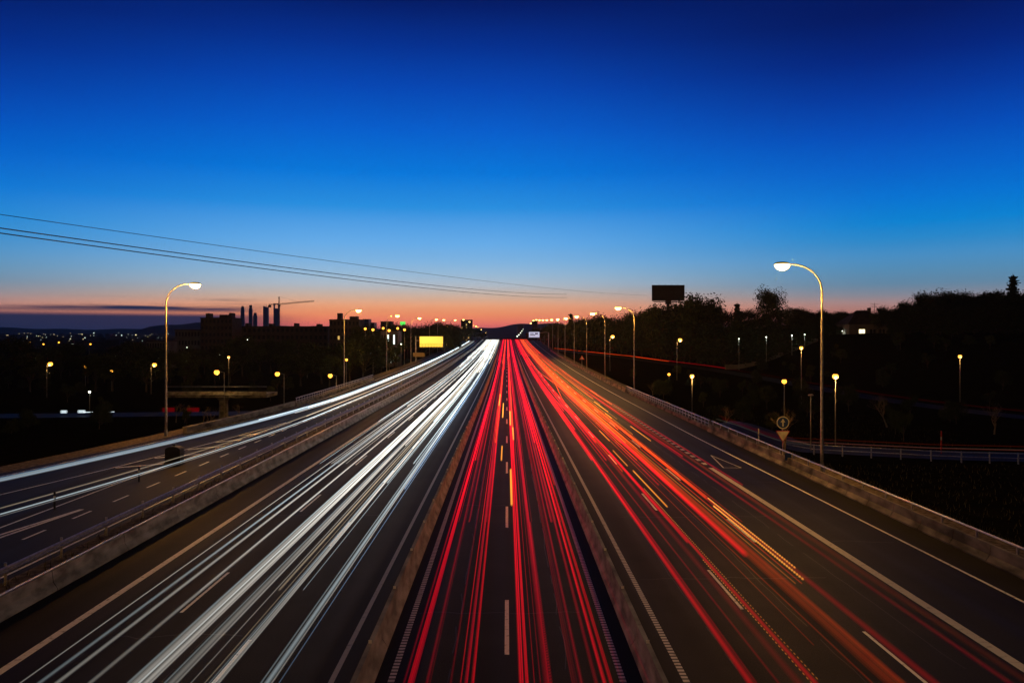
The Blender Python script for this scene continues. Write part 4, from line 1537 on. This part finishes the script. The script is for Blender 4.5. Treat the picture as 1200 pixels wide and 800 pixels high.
# individually recognisable silhouettes on the right
tree_px('c', 902, 341, 262, 'big round topped tree standing above the skyline left of the closest right mast', wide=.62)
tree_px('a', 818, 349, 255, 'dense clump shaped tree right of the billboard', wide=1.0)
tree_px('e', 864, 355, 262, 'pointed conifer between the clump tree and the big round tree', name='conifer_tree')
tree_px('f', 1187, 322, 232, 'tall ragged conifer on the skyline at far right', wide=1.1, name='conifer_tree')
tree_px('e', 669, 367, 300, 'conifer with a ragged tip behind the right lamps left of the billboard', name='conifer_tree')
tree_px('d', 786, 357, 258, 'round tree just below the billboard', wide=.9)
tree_px('b', 752, 360, 256, 'upright tree at the second right lamp mast', wide=1.0)
tree_px('f', 842, 359, 262, 'narrow dark conifer beside the clump tree', name='conifer_tree')
gW = 'dark trees of the wooded bank right of the motorway'
lab = 'dark leafy tree in the solid row behind the slip road on the right'
for px, yt, k in ((700, 374, 'a'), (712, 371, 'c'), (728, 369, 'b'), (740, 366, 'd'), (765, 364, 'c'), (775, 361, 'a'), (798, 362, 'b'), (808, 361, 'c'), (830, 360, 'd'), (850, 364, 'c'), (876, 364, 'a'), (888, 363, 'b'), (915, 362, 'd'), (928, 362, 'a'), (942, 363, 'c'), (958, 363, 'b'), (972, 366, 'c'), (985, 367, 'a')):
    d = 262 + (int(px) * 7) % 26
    tree_px(k, px, yt, d, lab, gW, wide=1.0 + (int(px) % 5) * .05)
for px in range(700, 1000, 17):                # lower second rank filling the bank
    d = 246 - (px - 700) * .03
    yt = 376 + (px * 13) % 9
    tree_px('g', px, yt, d, lab, gW, 1.2)
for px in range(930, 1052, 13):
    tree_px('gc'[px % 2], px, 365 + (px * 7) % 4, 252, lab, gW, 1.2)
gH = 'dark trees crowning the right hill'
labh = 'dark rounded tree in the solid mass crowning the right hill'
for px, yt, k in ((1030, 366, 'a'), (1044, 361, 'c'), (1058, 359, 'c'), (1072, 355, 'c'), (1085, 350, 'a'), (1098, 345, 'c'), (1112, 343, 'c'), (1126, 346, 'a'), (1140, 346, 'c'), (1153, 345, 'c'), (1166, 344, 'a'), (1178, 346, 'c'), (1196, 346, 'c'), (1212, 344, 'a'), (1228, 343, 'c')):
    tree_px(k, px, yt, 226 + (px * 5) % 18, labh, gH, 1.15)
for px, yt in ((1050, 375), (1066, 370), (1084, 366), (1102, 362), (1122, 364), (1142, 362), (1162, 365), (1182, 362), (1202, 363), (1222, 364)):
    tree_px('g', px, yt, 214, labh, gH, 1.1)
gN = 'dark trees beyond the start of the slip road'
labn = 'amber lit dark tree lining the motorway under the right lamps'
for k, (px, yt, d) in enumerate(((690, 372, 315), (681, 374, 330), (675, 376, 345), (665, 376, 360), (658, 378, 372), (651, 379, 385), (645, 381, 400), (640, 381, 420), (636, 383, 440), (631, 384, 470), (628, 385, 505), (624, 386, 540), (621, 387, 590), (686, 379, 325), (697, 377, 300))):
    tree_px('bdab'[k % 4], px, yt, d, labn, gN, 1.0)
# left trees
gl = 'dark trees between the blocks and the motorway on the left'
labl = 'dark tree on the left between the apartment blocks and the motorway'
for k, (px, yt, d) in enumerate(((428, 384, 330), (440, 386, 320), (455, 383, 420), (466, 381, 430), (478, 382, 440), (488, 383, 400), (498, 382, 420), (508, 380, 440), (518, 379, 460), (527, 381, 480), (535, 382, 520), (552, 384, 620), (560, 386, 700), (566, 388, 800), (530, 386, 430), (515, 386, 400), (520, 392, 340), (532, 393, 380), (425, 396, 250), (410, 400, 230), (447, 398, 270), (462, 398, 300), (545, 384, 560))):
    tree_px('abcd'[k % 4], px, yt, d, labl, gl, 1.1)
gs = 'low dark trees in the suburb on the left'
labs = 'low dark tree in the black suburb left of the motorway'
for k in range(34):
    px = -15 + k * 12.6 + rl.uniform(-5, 5)
    d = rl.uniform(190, 330)
    yt = 403 + rl.uniform(-8, 10)
    if d < 260: yt += 6
    if at(px, 0, d).x > -44: continue
    tree_px('abdc'[k % 4], px, yt, d, labs, gs, 1.2)


for k in range(95):
    y = rl.uniform(92, 235)
    x = rl.uniform(28, 125)
    if abs(x - xs(y)) < 6 or (abs(y - 84) < 9): continue
    put_tree('gcab'[k % 4], x, y, rl.uniform(1.6, 4.4), 'low dark scrub bush on the rough slope right of the motorway', 'scrub on the right slope', rl.uniform(.7, 1.1), name='bush')
for k in range(60):
    y = rl.uniform(70, 260)
    x = rl.uniform(-150, -48)
    if abs(y - 140) < 9 or abs(y - 132) < 5: continue
    put_tree('gcab'[k % 4], x, y, rl.uniform(1.6, 4.6), 'low dark bush on the black ground left of the collector road', 'scrub on the left ground', rl.uniform(.7, 1.1), name='bush')


def bare_proto(seed, H=6.0, spread=.9):
    r = random.Random(seed)
    mb = MB()

    def grow(p, dv, L, rad, depth):
        pts = [p]
        q = p
        dd = dv.copy()
        for k in range(3):
            dd = (dd + Vector((r.gauss(0, .12), r.gauss(0, .12), r.gauss(.04, .08)))).normalized()
            q = q + dd * L / 3
            pts.append(q)
        mb.tube(pts, [rad, rad * .85, rad * .7, rad * .55], 5 if depth > 2 else 3, False)
        if depth == 0: return
        for k in range(r.choice((2, 3, 3))):
            nd = (dd + Vector((r.gauss(0, spread), r.gauss(0, spread), r.gauss(.15, .35))) * .62).normalized()
            grow(pts[r.choice((2, 3, 3))], nd, L * r.uniform(.62, .85), rad * .55, depth - 1)
    grow(Vector((0, 0, -.2)), Vector((0, 0, 1)), H * .27, H * .02, 5)
    return mb


bm1, bm2 = bare_proto(4).mesh('branches', M['pale_bark']), bare_proto(8).mesh('branches', M['pale_bark'])
for px, yt, d, lab_, g in ((919, 452, 78, 'bare pale branched tree spreading behind the round sign', None), (851, 461, 96, 'low bare tree beyond the right bridge railing', None), (1040, 445, 112, 'thin bare tree on the dark slope right of the plain lamp pole', None),
                           (206, 462, 128, 'leftmost bare tree before the red glow on the lower road', None), (216, 465, 128, 'bare tree between the two red glows on the lower road', None), (236, 462, 110, 'bare tree under the left end of the lit overpass', None), (282, 466, 108, 'bare tree right of the overpass pillar', None),
                           (765, 440, 160, 'bare tree far behind the start of the right bridge railing', None), (1165, 452, 104, 'bare tree at far right before the black slope', None)):
    p = at(px, yt, d)
    z = terrain(p.x, d)
    h = max(2.5, p.z - z)
    o = empty('bare_tree', (p.x, d, z), lab_, 'tree', None, rl.uniform(0, 6))
    o.scale = (h / 6,) * 3
    mesh_obj('branches', bm1 if px % 2 else bm2, o)

# rough grass on the right bank and along the left verge
mb = MB()
rg = random.Random(9)
for k in range(9000):
    y = 18 + 110 * rg.random() ** 1.3
    x = 25.2 + rg.random() ** 1.5 * 34
    if rg.random() < .22:
        x = -18.98 - rg.random() * 2.1 if rg.random() < .35 else xl(y) - 5 - rg.random() * 9
    z = (zr(y) if -22 < x < 0 else terrain(x, y))
    if abs(y - 84) < 5 and x > 30: continue
    h = rg.uniform(.12, .45); a = rg.uniform(0, 6.28); w = .03
    lx, ly = rg.gauss(0, .1), rg.gauss(0, .1)
    i = len(mb.v)
    mb.v += [(x - w * math.cos(a), y - w * math.sin(a), z - .02), (x + w * math.cos(a), y + w * math.sin(a), z - .02), (x + lx, y + ly, z + h)]
    mb.f.append((i, i + 1, i + 2))
tag(mb.build('grass', M['grass']), kind='stuff')

# ------------------------------------------------------------------ evening haze
mb = MB().box(-9500, -400, -40, 9500, 8000, 295)
hz = mb.build('haze', bpy.data.materials.new('haze'))
hm = hz.data.materials[0]
hm.use_nodes = True
hm.node_tree.nodes.clear()
ho = hm.node_tree.nodes.new('ShaderNodeOutputMaterial')
hv = hm.node_tree.nodes.new('ShaderNodeVolumePrincipled')
hv.inputs['Color'].default_value = (.75, .82, .95, 1)
hv.inputs['Density'].default_value = 6.5e-5
hm.node_tree.links.new(hv.outputs[0], ho.inputs['Volume'])
tag(hz, kind='stuff')
